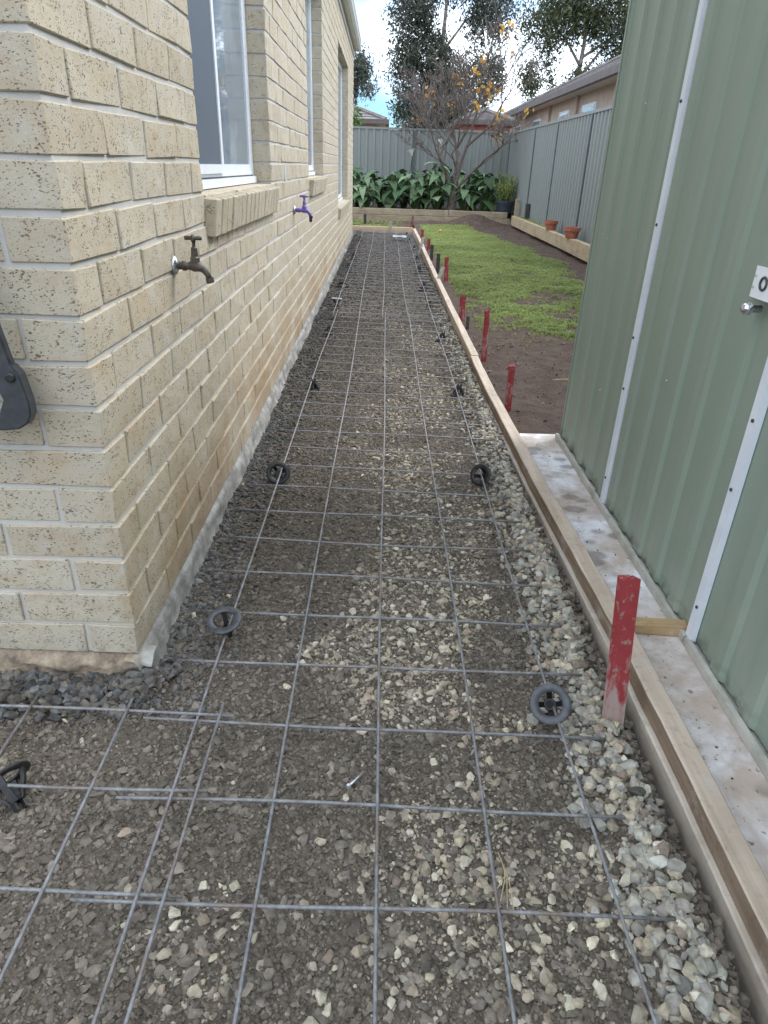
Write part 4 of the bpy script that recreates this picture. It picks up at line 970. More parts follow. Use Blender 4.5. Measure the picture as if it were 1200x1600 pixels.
# ------------------------------------------------------------------ bar chairs
def chair(mat_ring, mat):
    t = empty('bar_chair')
    q = MB(); n = 28; ro, ri, h = 0.0460, 0.0265, 0.0050
    V = []
    for r, z in ((ri, 0), (ro - .002, 0), (ro, h * .4), (ro - .001, h), (ri + .001, h)):
        V += [(r * math.cos(2 * math.pi * j / n), r * math.sin(2 * math.pi * j / n), z) for j in range(n)]
    q.add(V, [(i * n + j, i * n + (j + 1) % n, ((i + 1) % 5) * n + (j + 1) % n, ((i + 1) % 5) * n + j) for i in range(5) for j in range(n)])
    q.build('base_ring', mat_ring, t, True)
    for j in range(4):
        a_ = math.pi / 4 + j * math.pi / 2; c, s_ = math.cos(a_), math.sin(a_)
        q = MB(); px, py = -s_, c; w0, w1 = 0.007, 0.006
        def sec(r, z, w_, th): return [(c * (r - th) + px * w_, s_ * (r - th) + py * w_, z), (c * (r - th) - px * w_, s_ * (r - th) - py * w_, z), (c * (r + th) - px * w_, s_ * (r + th) - py * w_, z), (c * (r + th) + px * w_, s_ * (r + th) + py * w_, z)]
        V = sec(0.033, 0.003, w0, .004) + sec(0.026, 0.022, w0 * .9, .0032) + sec(0.016, 0.040, w1, .003) + sec(0.009, 0.052, w1, .003)
        q.add(V, [(4 * i + k_, 4 * i + (k_ + 1) % 4, 4 * i + 4 + (k_ + 1) % 4, 4 * i + 4 + k_) for i in range(3) for k_ in range(4)] + [(3, 2, 1, 0), (12, 13, 14, 15)])
        q.build('leg', mat, t)
    q = MB(); q.lathe([(0.013, 0.036), (0.015, 0.044), (0.012, 0.052), (0.008, 0.052), (0.008, 0.044), (0.010, 0.036)], 12); q.build('collar', mat, t)
    for s_ in (-1, 1):
        q = MB(); q.add([(s_ * .006, -.006, .05), (s_ * .012, -.006, .05), (s_ * .012, .006, .05), (s_ * .006, .006, .05), (s_ * .006, -.005, .066), (s_ * .010, -.005, .068), (s_ * .010, .005, .068), (s_ * .006, .005, .066)],
                  [(0, 3, 2, 1), (4, 5, 6, 7), (0, 1, 5, 4), (1, 2, 6, 5), (2, 3, 7, 6), (3, 0, 4, 7)]); q.build('clip', mat, t)
    return t
proto_dark = chair(MAT['black_plastic'], MAT['black_plastic']); proto_grey = chair(MAT['grey_plastic'], MAT['black_plastic']); proto_pale = chair(MAT['white_plastic'], MAT['black_plastic'])
used = set()
def place_chair(proto, x, y, z, rx, ry, rz, label, sc=1.0, axis=None):
    o = proto if id(proto) not in used else copy_tree(proto); used.add(id(proto))
    o.location = (x, y, z); o.rotation_euler = Euler((math.radians(rx), math.radians(ry), math.radians(rz)), 'XYZ')
    if axis: o.rotation_euler = (Vector(axis).to_track_quat('Z', 'Y').to_matrix() @ Matrix.Rotation(math.radians(rz), 3, 'Z')).to_euler()
    o.scale = (sc,) * 3
    tag(o, label, 'bar chair', 'plastic bar chairs clipped to the mesh')
place_chair(proto_grey, -0.408, 0.722, 0.092, 172, 4, 20, 'grey bar chair lying ring up on the wall-side bar nearest the house corner', 1.0, (0.06, 0.24, -0.97))
place_chair(proto_grey, 0.385, 0.462, 0.075, 226, 4, 30, 'grey bar chair tilted ring up beside the large red stake', 1.0, (0.22, 0.70, -0.68))
place_chair(proto_dark, -0.412, 1.715, 0.062, 222, 8, 15, 'black bar chair tipped with its ring facing the camera, second on the wall side', 1.0, (-0.12, 0.85, -0.45))
place_chair(proto_dark, 0.388, 1.755, 0.060, 240, 35, 25, 'black bar chair fallen on its side in the board-side row', 1.0, (0.55, 0.62, -0.40))
place_chair(proto_dark, -0.395, 2.96, 0.012, 0, 0, 30, 'third bar chair on the wall side, upright like a small black pyramid')
place_chair(proto_dark, 0.425, 2.985, 0.002, 0, 0, 10, 'third bar chair on the board side, upright like a small black pyramid')
place_chair(proto_dark, -0.42, 4.33, 0.012, 6, 0, 50, 'fourth bar chair from the camera along the brick wall')
place_chair(proto_dark, 0.43, 4.33, 0.0, 0, 5, 10, 'fourth bar chair from the camera along the timber board')
place_chair(proto_pale, -0.432, 5.49, 0.082, 176, 3, 10, 'pale ringed bar chair turned upside down, fifth along the brick wall', 1.05)
place_chair(proto_dark, 0.41, 5.58, 0.0, 0, 0, 33, 'fifth bar chair from the camera along the timber board')
NTH = ['sixth', 'seventh', 'eighth', 'ninth', 'tenth', 'eleventh']
for i, (x, y) in enumerate(((-.44, 6.53), (-.445, 7.77), (-.427, 8.9), (-.422, 11.2))):
    place_chair(proto_dark, x, y, 0.013, 90 if i == 0 else 0, 0, 40 * i, '%s bar chair from the camera along the brick wall' % NTH[i], 1.3)
for i, (x, y) in enumerate(((.41, 6.6), (.41, 7.85), (.42, 8.8), (.44, 10.2), (.40, 11.4), (.38, 12.4))):
    place_chair(proto_dark, x, y, 0.002, 0, 0, 25 * i, '%s bar chair from the camera along the timber board' % NTH[i], 1.3)
place_chair(proto_dark, -0.735, 0.238, 0.06, 120, 20, 60, 'black bar chair at the left edge under the lower left mesh sheet', 1.1)

# ------------------------------------------------------------------ small things on the gravel
bl = empty('bolt', (-0.050, 0.287, float(path_z(-0.05, 0.287)) + 0.009), math.atan2(0.031, 0.027) - math.pi / 2)
tag(bl, 'shiny zinc hex bolt lying on the gravel inside the mesh', 'bolt')
q = MB(); q.tube([(0, -0.016, 0), (0, 0.022, 0.001)], 0.0028, 10); q.build('shank', MAT['zinc'], bl, True)
q = MB(); q.tube([(0, -0.022, 0), (0, -0.016, 0)], 0.0058, 6); q.build('head', MAT['zinc'], bl)
q = MB()
for a_ in range(4): q.tube([(0.205 + 0.01 * a_, 0.055 - 0.012 * a_, 0.012), (0.222 + 0.004 * a_, 0.075, 0.022), (0.236 - 0.004 * a_, 0.10 + 0.012 * a_, 0.013)], 0.0008, 4)
tag(q.build('dry_grass', MAT['straw']), 'few dry grass stalks on the gravel near the front cross bar', 'dry grass', kind='stuff')
q = MB()
for a_ in range(9):
    x0_, y0_ = 1.12 + random.uniform(-.12, .12), 3.35 + random.uniform(-.1, .1); an = random.uniform(-.6, .6)
    q.tube([(x0_, y0_, 0.03), (x0_ + 0.12 * math.cos(an), y0_ + 0.12 * math.sin(an), 0.045), (x0_ + 0.24 * math.cos(an), y0_ + 0.22 * math.sin(an), 0.03)], 0.0018, 4)
tag(q.build('straw', MAT['straw']), 'scatter of dry straw on the bare soil past the shed', 'straw', kind='stuff')
q = MB(); q.lathe([(0, -0.05), (0.03, -0.042), (0.05, -0.01), (0.05, 0.012), (0.03, 0.04), (0.008, 0.047), (0, 0.044)], 12); o = q.build('fallen_fruit', MAT['orange'], None, True); o.location = (1.08, 13.6, 0.035); o.scale = (0.55,) * 3
tag(o, 'small round orange thing lying on the lawn near the soil', 'fruit')
q = MB(); V = [(x, y, 0.072 + 0.006 * math.sin(x * 40 + y * 30)) for y in np.linspace(-.16, .16, 5) for x in np.linspace(-.12, .12, 9)]  # thin pale rippled sheet at mesh height
q.add([(x + 0.24, y + 11.75, z) for x, y, z in V] + [(x + 0.24, y + 11.75, z - 0.003) for x, y, z in V], [(i * 9 + j, i * 9 + j + 1, i * 9 + j + 10, i * 9 + j + 9) for i in range(4) for j in range(8)] + [(45 + i * 9 + j, 45 + i * 9 + j + 9, 45 + i * 9 + j + 10, 45 + i * 9 + j + 1) for i in range(4) for j in range(8)])
tag(q.build('pale_flat_piece', MAT['pale_sheet'], None, True), 'pale flat piece lying on the far end of the mesh', 'plastic')

# ------------------------------------------------------------------ sleepers of the back garden
def sleeper(cx, cy, cz, lx, ly, lz, mat, label):
    o = obj('garden_sleeper', bevel_box(lx, ly, lz, 0.008, 1, 0.004, int(cx * 100 + cz * 977) % 1000), mat); o.location = (cx, cy, cz)
    return tag(o, label, 'sleeper', 'timber sleepers edging the garden beds')
sleeper(-0.55, 16.30, 0.065, 2.38, 0.075, 0.135, MAT['sleeper_x'], 'lower weathered sleeper at the left end of the back garden bed')
sleeper(-0.15, 16.306, 0.205, 3.2, 0.075, 0.135, MAT['sleeper_x'], 'upper weathered sleeper at the left end of the back garden bed')
sleeper(1.85, 16.30, 0.065, 2.40, 0.075, 0.135, MAT['sleeper_x'], 'lower sleeper behind the soil heap under the bare tree')
sleeper(2.14, 16.304, 0.205, 1.36, 0.075, 0.135, MAT['sleeper_x'], 'upper sleeper in front of the blue plant pot')
sleeper(2.825, 14.15, 0.15, 0.075, 2.7, 0.20, MAT['sleeper_y'], 'far sleeper along the grey side fence with weeds behind')
sleeper(2.825, 11.4, 0.15, 0.075, 2.78, 0.20, MAT['sleeper_y'], 'middle sleeper along the side fence carrying two terracotta pots')
sleeper(2.825, 8.6, 0.15, 0.075, 2.78, 0.22, MAT['sleeper_y'], 'nearest sleeper along the side fence, partly behind the shed')
o = obj('sleeper_post', bevel_box(0.09, 0.09, 0.55, 0.006, 1, 0.003, 9), MAT['sleeper_x']); o.location = (2.93, 15.75, 0.30)
tag(o, 'short timber post where the side and back sleepers meet', 'post')
o = obj('sleeper_post', bevel_box(0.09, 0.09, 0.50, 0.006, 1, 0.003, 8), MAT['stake_dark']); o.location = (2.97, 14.7, 0.28)
tag(o, 'short black post against the side fence by the weeds', 'post')

# terracotta pots
def terra(x, y, z, r, h, label):
    q = MB(); q.lathe([(r * 0.72, 0), (r * 0.86, h * 0.62), (r * 0.86, h * 0.66), (r, h * 0.66), (r * 1.02, h), (r * 0.88, h), (r * 0.8, h * 0.6), (r * 0.6, 0.02)], 16)
    o = empty('terracotta_pot', (x, y, z)); q.build('bowl', MAT['terracotta'], o)
    q = MB(); q.lathe([(0, h * 0.8), (r * 0.8, h * 0.8), (r * 0.75, h * 0.7), (0, h * 0.7)], 14); q.build('potting_soil', MAT['soil'], o)
    tag(o, label, 'plant pot', 'terracotta pots on the side sleeper')
terra(2.83, 11.75, 0.252, 0.115, 0.15, 'terracotta pot on the side sleeper, farther of two')
terra(2.83, 10.30, 0.252, 0.125, 0.15, 'terracotta pot on the side sleeper, nearer of two')

# ------------------------------------------------------------------ fences
def fence(name, p0, p1, posts, zt, label, side=1):
    """from p0 to p1; posts: distances of posts along it"""
    p0 = Vector(p0); p1 = Vector(p1); d = p1 - p0; ln = d.length; an = math.atan2(d.y, d.x)
    t = empty(name, (p0.x, p0.y, 0), an); tag(t, label, 'fence', 'grey green steel fences')
    edges = [0.0] + list(posts) + [ln]
    for a_, b_ in zip(edges[:-1], edges[1:]):
        if b_ - a_ > 0.05: ribbed('panel', a_ + 0.012, b_ - 0.012, 0.06, zt - 0.03, 'x', 0.0, side, t, MAT['fence'], pitch=0.185, depth=0.028, ph=0.05)
    for x in posts:
        q = MB(); q.box(x - 0.028, x + 0.028, -0.034, 0.042, 0.0, zt - 0.022); q.build('post', MAT['fence_post'], t)
    q = MB(); q.box(0, ln, -0.032, 0.04, zt - 0.021, zt + 0.022); q.build('top_rail', MAT['fence'], t)
    return t
fence('metal_fence', (-7, 18.2), (3.02, 18.2), [0.6, 2.95, 5.3, 7.65], 1.965, 'grey green steel fence across the back behind the lilies', -1)
fence('metal_fence', (3.05, 18.3), (3.05, 2.6), [0.06, 3.2, 5.25, 7.45, 9.75, 12.1], 1.95, 'grey green steel fence along the right side beyond the shed', -1)

# ------------------------------------------------------------------ vegetation
def leaf_mesh(name, C, size, droop=0.5, aspect=0.35, up_bias=0.0, seed=0):
    """C (n,3) leaf centres; diamond leaves"""
    rg = np.random.default_rng(seed); n = len(C)
    d = rg.normal(0, 1, (n, 3)); d[:, 2] = d[:, 2] * 0.6 - droop; d /= np.linalg.norm(d, axis=1)[:, None]
    s_ = np.cross(d, rg.normal(0, 1, (n, 3))); s_ /= np.linalg.norm(s_, axis=1)[:, None] + 1e-9
    L_ = (size * rg.uniform(0.6, 1.4, n))[:, None]; W_ = L_ * aspect
    V = np.stack([C - d * L_ * 0.5, C + s_ * W_ * 0.5 - d * L_ * 0.05, C + d * L_ * 0.5, C - s_ * W_ * 0.5 - d * L_ * 0.05], 1).reshape(-1, 3)
    me = np_mesh(name, V, np.arange(n * 4).reshape(n, 4))
    return me
def set_tint(me, vals):
    a_ = me.attributes.new('tint', 'FLOAT', 'POINT'); a_.data.foreach_set('value', np.repeat(np.clip(vals, 0, 1), 4).astype(np.float32))

def gum_tree(loc, height, blobs, nleaf, lsize, mat, label, seed, trunk_r=0.24):
    """blobs: list of (x, y, z, rx, ry, rz) relative to loc, the clumps of the crown"""
    rg = np.random.default_rng(seed); rr = random.Random(seed)
    t = empty('gum_tree', loc); tag(t, label, 'tree', 'gum trees beyond the fence')
    tr = MB(); tr.tube([(0, 0, -0.2), (0.1, 0, height * .2), (-0.1, 0.05, height * .45), (0.05, 0, height * .7), (0, 0, height * .95)], [trunk_r, trunk_r * .8, trunk_r * .6, trunk_r * .35, trunk_r * .1], 8); tr.build('trunk', MAT['gum_bark'], t, True)
    lm = MB()
    for b in blobs:
        z0 = max(0.2 * height, b[2] - rr.uniform(1.5, 3.0)); lm.tube([(0, 0, z0), (b[0] * .5, b[1] * .5, (z0 + b[2]) / 2 + .3), (b[0], b[1], b[2])], [trunk_r * .4, trunk_r * .22, trunk_r * .07], 6)
    lm.build('limbs', MAT['gum_bark'], t, True)
    tot = sum(b[3] * b[4] * b[5] for b in blobs) ; C = []; T = []
    for b in blobs:
        n = int(nleaf * b[3] * b[4] * b[5] / tot); sub = max(6, int(n / 60))
        u = rg.normal(0, 1, (sub, 3)); u /= np.linalg.norm(u, axis=1)[:, None]; u *= (rg.random(sub) ** 0.45)[:, None]
        cc = np.array(b[:3]) + u * np.array(b[3:6]); k = rg.integers(0, sub, n)
        sz = 0.26 * min(b[3], b[5])
        p = cc[k] + rg.normal(0, 1, (n, 3)) * np.array([sz * .8, sz * .8, sz * .95]); p[:, 2] -= np.abs(rg.normal(0, sz * .6, n))
        C.append(p); T.append(np.clip(rg.normal(0.45, 0.2, n) + (rg.random(sub)[k] - 0.5) * 0.5, 0, 1))
    C = np.concatenate(C); me = leaf_mesh('crown', C, lsize, 0.9, 0.30, seed=seed); set_tint(me, np.concatenate(T)); obj('crown', me, mat, t)
    return t
rr = random.Random(3)
# tall middle gum: columns of clumps around a sky hole
B = [(-1.7, 0, 9.0, 1.5, 1.5, 1.5), (-1.9, 0, 6.7, 1.3, 1.5, 1.5), (-1.4, 0, 4.6, 1.5, 1.4, 1.3), (-0.3, 0.5, 3.4, 1.6, 1.4, 1.1), (1.2, 0.4, 4.2, 1.6, 1.3, 1.4), (0.3, 0.8, 6.0, 1.4, 1.4, 1.5), (2.1, 0, 6.1, 1.4, 1.3, 1.4), (2.3, 0.3, 9.4, 1.5, 1.4, 1.6), (0.2, 0.5, 10.8, 1.7, 1.5, 1.1), (-0.6, 0, 7.4, 0.9, 1.2, 1.0), (2.0, 0.6, 3.0, 1.3, 1.2, 1.0), (-1.8, 0.4, 2.8, 1.2, 1.2, 0.9), (0.4, 0, 12.5, 2.2, 1.6, 1.5)]
gum_tree((3.0, 45, -0.1), 13.5, B, 42000, 0.25, MAT['gum'], 'tall grey green gum tree in the middle behind the bare tree', 11)
B = [(-2.3, 0, 8.9, 1.7, 1.5, 1.4), (-0.2, 0, 9.6, 2.2, 1.5, 1.5), (2.3, 0, 8.7, 2.0, 1.5, 1.5), (3.2, 0, 7.0, 1.9, 1.5, 1.2), (-2.6, 0, 6.2, 1.0, 1.3, 1.0), (0.6, 0.5, 6.0, 1.4, 1.4, 1.0), (-0.6, 0, 4.4, 2.0, 1.6, 1.1), (2.4, 0.3, 4.6, 1.7, 1.4, 1.0), (-2.6, 0.3, 3.6, 1.3, 1.3, 1.2), (4.6, 0, 9.6, 2.0, 1.5, 1.6), (0.5, 0, 11.8, 3.0, 2.0, 1.3), (-4.1, 0.2, 2.6, 1.0, 1.0, 0.9)]
gum_tree((11.2, 46, -0.1), 13.0, B, 42000, 0.25, MAT['gum_olive'], 'broad olive gum tree on the right above the tiled roof', 12)
B = [(0.3, 0, 5.9, 0.95, 1.0, 0.9), (0.55, 0, 4.9, 0.95, 1.0, 0.8), (-1.2, 0, 5.6, 1.6, 1.2, 1.2), (0.0, 0, 4.2, 0.7, 0.8, 0.5), (-1.5, 0, 3.6, 1.4, 1.0, 1.0)]
gum_tree((-2.2, 40, -0.1), 6.6, B, 12000, 0.2, MAT['gum'], 'dark gum tree peeking past the far house corner', 13, 0.22)

# green shrub by the left end of the back fence
sh = empty('leafy_shrub', (-1.15, 19.0, 0.0)); tag(sh, 'light green shrub rising behind the back fence at the house corner', 'shrub')
rg = np.random.default_rng(8); n = 2600; u = rg.normal(0, 1, (n, 3)); u /= np.linalg.norm(u, axis=1)[:, None]; u *= (rg.random(n) ** 0.4)[:, None]
me = leaf_mesh('crown', np.array([0, 0, 1.75]) + u * np.array([0.62, 0.5, 0.85]), 0.10, 0.1, 0.5, seed=3); set_tint(me, rg.normal(0.5, 0.22, n)); obj('crown', me, MAT['shrub'], sh)
q = MB(); q.tube([(0, 0, 0), (0.03, 0, 0.8), (-0.05, 0, 1.9)], [0.05, 0.04, 0.01], 6)
for a_ in range(6): q.tube([(0.02, 0, 0.7 + .1 * a_), (0.3 * math.cos(a_ * 2.1), 0.25 * math.sin(a_ * 2.1), 1.5 + .12 * a_)], [0.02, 0.005], 5)
q.build('stem', MAT['bark'], sh)

# bare deciduous tree with a few yellow leaves
bt = empty('bare_tree', (1.53, 16.75, 0.22)); tag(bt, 'leafless grey tree with a few yellow leaves in front of the back fence', 'tree')
trunk = MB(); twig = MB(); tips = []
rr = random.Random(21)
def grow(mb, p, d, ln, r, depth):
    pts = [p.copy()]; rad = [r]; q_ = p.copy(); k = 4
    for i in range(k):
        d = (d + Vector((rr.gauss(0, .10), rr.gauss(0, .10), rr.gauss(0, .05) + 0.03))).normalized(); q_ = q_ + d * ln / k; pts.append(q_.copy()); rad.append(r * (1 - 0.36 * (i + 1) / k))
    mb.tube(pts, rad, 6 if depth > 2 else (5 if depth else 4), False)
    if depth == 0: tips.append(q_.copy()); return
    if depth <= 2: tips.append(pts[2].copy())
    nb = 2 if depth > 4 else 3
    for j in range(nb):
        at = pts[rr.choice([2, 3, 4]) if j else 4]
        e = (d + Vector((rr.gauss(0, .50), rr.gauss(0, .40), rr.gauss(0.10, .30)))).normalized(); 
        if e.z < 0.1: e.z = 0.15; e.normalize()
        grow(twig if depth <= 5 else mb, at.copy(), e, ln * rr.uniform(0.62, 0.82), max(r * 0.60, 0.005), depth - 1)
trunk.tube([(0, 0, -0.05), (0.01, 0, 0.06), (0.03, 0, 0.25), (0.04, 0, 0.45)], [0.14, 0.11, 0.092, 0.085], 10)
for (dx, dy, dz, ln, r) in ((-0.30, 0.1, 0.95, 0.95, 0.052), (0.02, -0.1, 1.0, 1.1, 0.055), (0.32, 0.1, 0.95, 1.02, 0.05), (0.70, 0.0, 0.72, 0.88, 0.04), (-0.58, 0.0, 0.85, 0.84, 0.036), (0.12, 0.35, 0.9, 0.95, 0.035), (-0.15, -0.2, 1.0, 0.95, 0.035)):
    grow(trunk, Vector((0.035, 0, 0.40 + rr.uniform(-.1, .04))), Vector((dx, dy, dz)).normalized(), ln, r, 6)
trunk.build('trunk', MAT['bark'], bt, True); twig.build('branches', MAT['bark'], bt)
tp = np.array([p[:] for p in tips]); rg = np.random.default_rng(4)
cl = tp[rg.integers(0, len(tp), 22)]; cl = np.repeat(cl, 8, 0) + rg.normal(0, 0.06, (176, 3)); me = leaf_mesh('yellow_leaves', cl, 0.095, 0.6, 0.75, seed=5); set_tint(me, rg.random(176))
tag(obj('yellow_leaves', me, MAT['yellow_leaf'], bt), 'few clusters of yellow autumn leaves', kind='stuff')
dry = tp[rg.integers(0, len(tp), 500)] + rg.normal(0, 0.03, (500, 3)); me = leaf_mesh('dry_leaves', dry, 0.035, 0.8, 0.5, seed=6); me.materials.append(MAT['bark']); tag(obj('dry_leaves', me, None, bt), 'tiny brown buds and dry leaves', kind='stuff')

# lilies
def lily_leaf():
    """arrowhead leaf 1 unit long along +y, drooping"""
    out_ = [(0.0, 0.0, 0.05), (-0.26, -0.20, -0.02), (-0.36, 0.02, 0.0), (-0.30, 0.30, 0.0), (-0.16, 0.65, -0.08), (0.0, 1.0, -0.28), (0.16, 0.65, -0.08), (0.30, 0.30, 0.0), (0.36, 0.02, 0.0), (0.26, -0.20, -0.02)]
    mid = [(0, 0.02, -0.03), (0, 0.35, -0.04), (0, 0.70, -0.13)]
    V = out_ + mid; a_, b_, c_ = 10, 11, 12
    F = [(0, 1, 2, a_), (a_, 2, 3, b_), (b_, 3, 4, c_), (c_, 4, 5), (0, a_, 8, 9), (a_, b_, 7, 8), (b_, c_, 6, 7), (c_, 5, 6)]
    q = MB(); q.add(V, F); n_ = len(V); q.add([(x, y, z - 0.012) for x, y, z in V], [f[::-1] for f in F])
    me = q.mesh('leaf'); me.materials.append(MAT['lily_leaf']); shade(me); return me
LEAF = lily_leaf()
rr = random.Random(31)
lily_spots = [(-1.35, 17.0, 0.85), (-0.98, 16.75, 0.82), (-0.72, 17.15, 0.9), (-0.45, 16.75, 0.78), (-0.15, 17.05, 0.85), (0.15, 16.75, 0.82), (0.42, 17.1, 0.95), (0.68, 16.75, 0.9), (0.95, 17.1, 1.0), (1.18, 16.75, 1.0), (1.30, 17.3, 1.1), (1.85, 16.85, 0.88), (2.08, 17.2, 1.0), (2.32, 16.8, 0.92), (2.55, 17.15, 0.82)]
DESC = ['behind the far house corner', 'first seen past the house corner, front row', 'second from the house corner, back row', 'third from the house corner, front row', 'in the back row below the left flower', 'front row left of the flower stems', 'back row under the lower white flower', 'front row left of the tree', 'back row just left of the tree trunk', 'against the left side of the tree trunk', 'behind the tree trunk under the upper white flower', 'against the right side of the tree trunk', 'tallest clump right of the tree', 'front row right of the tree, before the potted plant', 'last clump before the fence corner']
for i, (x, y, h) in enumerate(lily_spots):
    t = empty('lily_plant', (x, y, 0.22), rr.uniform(0, 6.28)); tag(t, 'big leaved lily clump ' + DESC[i], 'lily', 'lilies in the back garden bed')
    st = MB()
    for j in range(26):
        a_ = j * 2.4 + rr.uniform(-.4, .4); f = (j + 1) / 26; rad = 0.10 + 0.26 * rr.random(); zz = 1.12 * h * (0.22 + 0.70 * f * rr.uniform(0.8, 1.05)) * (1.0 - 0.25 * rad)
        px, py = rad * math.cos(a_), rad * math.sin(a_)
        st.tube([(px * .1, py * .1, 0), (px * .5, py * .5, zz * .6), (px, py, zz)], [0.012, 0.009, 0.006], 5, False)
        lf = bpy.data.objects.new('leaf', LEAF); COL.objects.link(lf); lf.parent = t
        lf.location = (px, py, zz); s_ = rr.uniform(0.20, 0.34); lf.scale = (s_ * rr.uniform(.65, 1.25), s_ * rr.uniform(.85, 1.2), s_ * rr.uniform(.6, 1.6))
        lf.rotation_euler = (rr.uniform(-0.9, 0.15), rr.uniform(-.3, .3), a_ - math.pi / 2 + rr.uniform(-.5, .5))
    st.build('stems', MAT['lily_stem'], t)
    for (fx, fz) in {6: [(0.15, 1.14)], 10: [(-0.08, 1.36)]}.get(i, []):
        q = MB(); c, s_ = math.cos(-t.rotation_euler.z), math.sin(-t.rotation_euler.z)
        wx, wy = fx * c + 0.35 * s_, fx * s_ - 0.35 * c
        q.tube([(0, 0, 0), (wx * .6, wy * .6, fz * .6), (wx, wy, fz)], [0.012, 0.010, 0.008], 6); fs = q.build('flower_stem', MAT['lily_stem'], t)
        q = MB(); q.lathe([(0.008, 0), (0.02, 0.04), (0.045, 0.085), (0.085, 0.125), (0.09, 0.13), (0.04, 0.085), (0.012, 0.04)], 12, Matrix.Translation((wx, wy, fz)) @ Matrix.Rotation(0.4, 4, 'X')); q.build('white_flower', MAT['flower'], t, True)

# potted plant
pp = empty('potted_plant', (2.78, 16.52, 0.24)); tag(pp, 'yellow green feathery plant in a slate blue pot at the fence corner', 'potted plant')
q = MB(); q.lathe([(0.15, 0.0), (0.20, 0.22), (0.225, 0.22), (0.23, 0.27), (0.205, 0.27), (0.185, 0.2), (0.0, 0.2)], 20); q.build('pot', MAT['pot_blue'], pp)
rg = np.random.default_rng(14); C = []
st = MB()
for j in range(70):
    a_ = rg.uniform(0, 6.28); ln = rg.uniform(0.38, 0.74); sp = abs(rg.normal(0, 0.42)); d = Vector((math.cos(a_) * sp, math.sin(a_) * sp, 1.0)).normalized()
    b0 = Vector((rg.normal(0, .06), rg.normal(0, .06), 0.2)); pts = [b0 + d * ln * f + Vector((d.x, d.y, 0)) * 0.12 * f * f for f in (0, .35, .7, 1)]
    st.tube(pts, [.006, .005, .004, .002], 4, False)
    for f in rg.uniform(0.15, 1.0, 30): C.append(b0 + d * ln * f + Vector((d.x, d.y, 0)) * 0.12 * f * f + Vector(rg.normal(0, 0.016, 3)))
st.build('stems', MAT['lily_stem'], pp)
me = leaf_mesh('foliage', np.array([c[:] for c in C]), 0.05, -0.9, 0.3, seed=9); set_tint(me, rg.normal(.5, .25, len(C))); obj('foliage', me, MAT['pot_leaf'], pp)

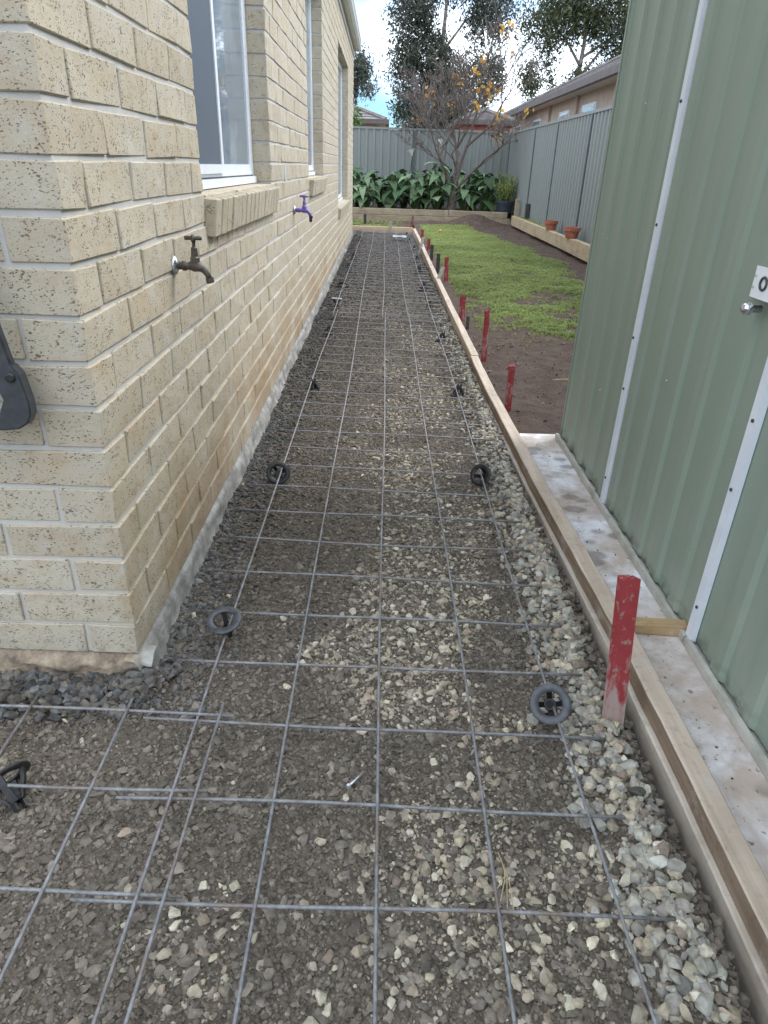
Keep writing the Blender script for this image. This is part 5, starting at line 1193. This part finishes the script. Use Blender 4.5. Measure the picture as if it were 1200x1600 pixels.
# ------------------------------------------------------------------ neighbouring houses
def hip_house(loc, lx, ly, eave, rise, wallmat, label, wins, over=0.4):
    """wins: list of (face, u, z0, w, h); face 'w' is x=0 looking to -x, 's' is y=0 looking to -y"""
    t = empty('neighbour_house', loc); tag(t, label, 'house', 'neighbouring houses behind the fence')
    q = MB(); q.box(0, lx, 0, ly, -0.3, eave); q.build('wall', wallmat, t)
    o_ = over; e = eave + 0.1; hr = min(lx, ly) / 2
    a_, b_ = ((lx / 2, hr), (lx / 2, ly - hr)) if ly >= lx else ((hr, ly / 2), (lx - hr, ly / 2))
    # tiled roof: courses built as thin steps
    rf = MB(); n_ = 14
    for k in range(n_):
        f0, f1 = k / n_, (k + 1) / n_
        def ring(f, dz):
            c = [(-o_, -o_), (lx + o_, -o_), (lx + o_, ly + o_), (-o_, ly + o_)]; r_ = [a_, a_, b_, b_] if ly >= lx else [a_, b_, b_, a_]
            return [(c[i][0] * (1 - f) + r_[i][0] * f, c[i][1] * (1 - f) + r_[i][1] * f, e + rise * f + dz) for i in range(4)]
        V = ring(f0, 0.0) + ring(f0, 0.035) + ring(f1, 0.0)
        rf.add(V, [(i, (i + 1) % 4, 4 + (i + 1) % 4, 4 + i) for i in range(4)] + [(4 + i, 4 + (i + 1) % 4, 8 + (i + 1) % 4, 8 + i) for i in range(4)])
    ro = rf.build('roof', MAT['roof'], t)
    q = MB(); q.tube([(a_[0], a_[1], e + rise + .04), (b_[0], b_[1], e + rise + .04)], .09, 6)
    for c, r_ in (((-o_, -o_), a_), ((lx + o_, ly + o_), b_), ((-o_, ly + o_), b_ if ly >= lx else a_), ((lx + o_, -o_), a_ if ly >= lx else b_)): q.tube([(c[0], c[1], e + .04), (r_[0], r_[1], e + rise + .04)], .08, 6)
    q.build('ridge_cap', MAT['roof'], ro)
    q = MB(); q.box(-o_, lx + o_, -o_, ly + o_, eave - 0.015, eave); q.build('soffit', MAT['cream_trim'], t)
    q = MB()
    for (x0, x1, y0, y1) in ((-o_ - .13, -o_ - .002, -o_ - .13, ly + o_ + .13), (lx + o_ + .002, lx + o_ + .13, -o_ - .13, ly + o_ + .13), (-o_ - .002, lx + o_ + .002, -o_ - .13, -o_ - .002), (-o_ - .002, lx + o_ + .002, ly + o_ + .002, ly + o_ + .13)): q.box(x0, x1, y0, y1, eave - 0.02, eave + 0.13)
    q.build('gutter', MAT['fascia'], t)
    for face, u, z0, w_, h_ in wins:
        q = MB(); g_ = MB(); s_ = MB()
        if face == 'w':
            q.box(-0.05, 0.02, u, u + w_, z0, z0 + h_); g_.box(-0.06, -0.051, u + .06, u + w_ - .06, z0 + .06, z0 + h_ - .06); s_.box(-0.09, 0.02, u - .05, u + w_ + .05, z0 - .08, z0 - .002)
        else:
            q.box(u, u + w_, -0.05, 0.02, z0, z0 + h_); g_.box(u + .06, u + w_ - .06, -0.06, -0.051, z0 + .06, z0 + h_ - .06); s_.box(u - .05, u + w_ + .05, -0.09, 0.02, z0 - .08, z0 - .002)
        wn = q.build('window', MAT['white_frame'], t); g_.build('pane', MAT['glass'], wn); s_.build('sill', MAT['cream_trim'], wn)
    return t
hh = hip_house((5.1, 15.5, 0), 6.4, 17.0, 2.98, 1.75, MAT['peach'], 'peach brick neighbour house with grey tiled roof along the right fence', [('w', 2.9, 1.45, 1.3, 1.25), ('w', 5.6, 1.45, 1.2, 1.25), ('w', 9.5, 1.45, 1.2, 1.25), ('w', 13.2, 1.45, 1.2, 1.25)])
for y in (1.3, 4.75, 8.2):
    q = MB(); q.tube([(-0.07, y, 0), (-0.07, y, 1.5), (-0.07, y, 2.96)], .045, 8); q.build('downpipe', MAT['peach'], hh)
hip_house((-8.0, 28.5, 0), 7.5, 9, 2.55, 1.5, MAT['peach'], 'grey roofed neighbour house past the far house corner', [('s', 5.6, 1.0, 1.3, 1.2)])
hip_house((2.6, 26.0, 0), 1.6, 2.6, 2.52, 0.35, MAT['red_brick'], 'low red brick outbuilding behind the back fence', [], 0.15)
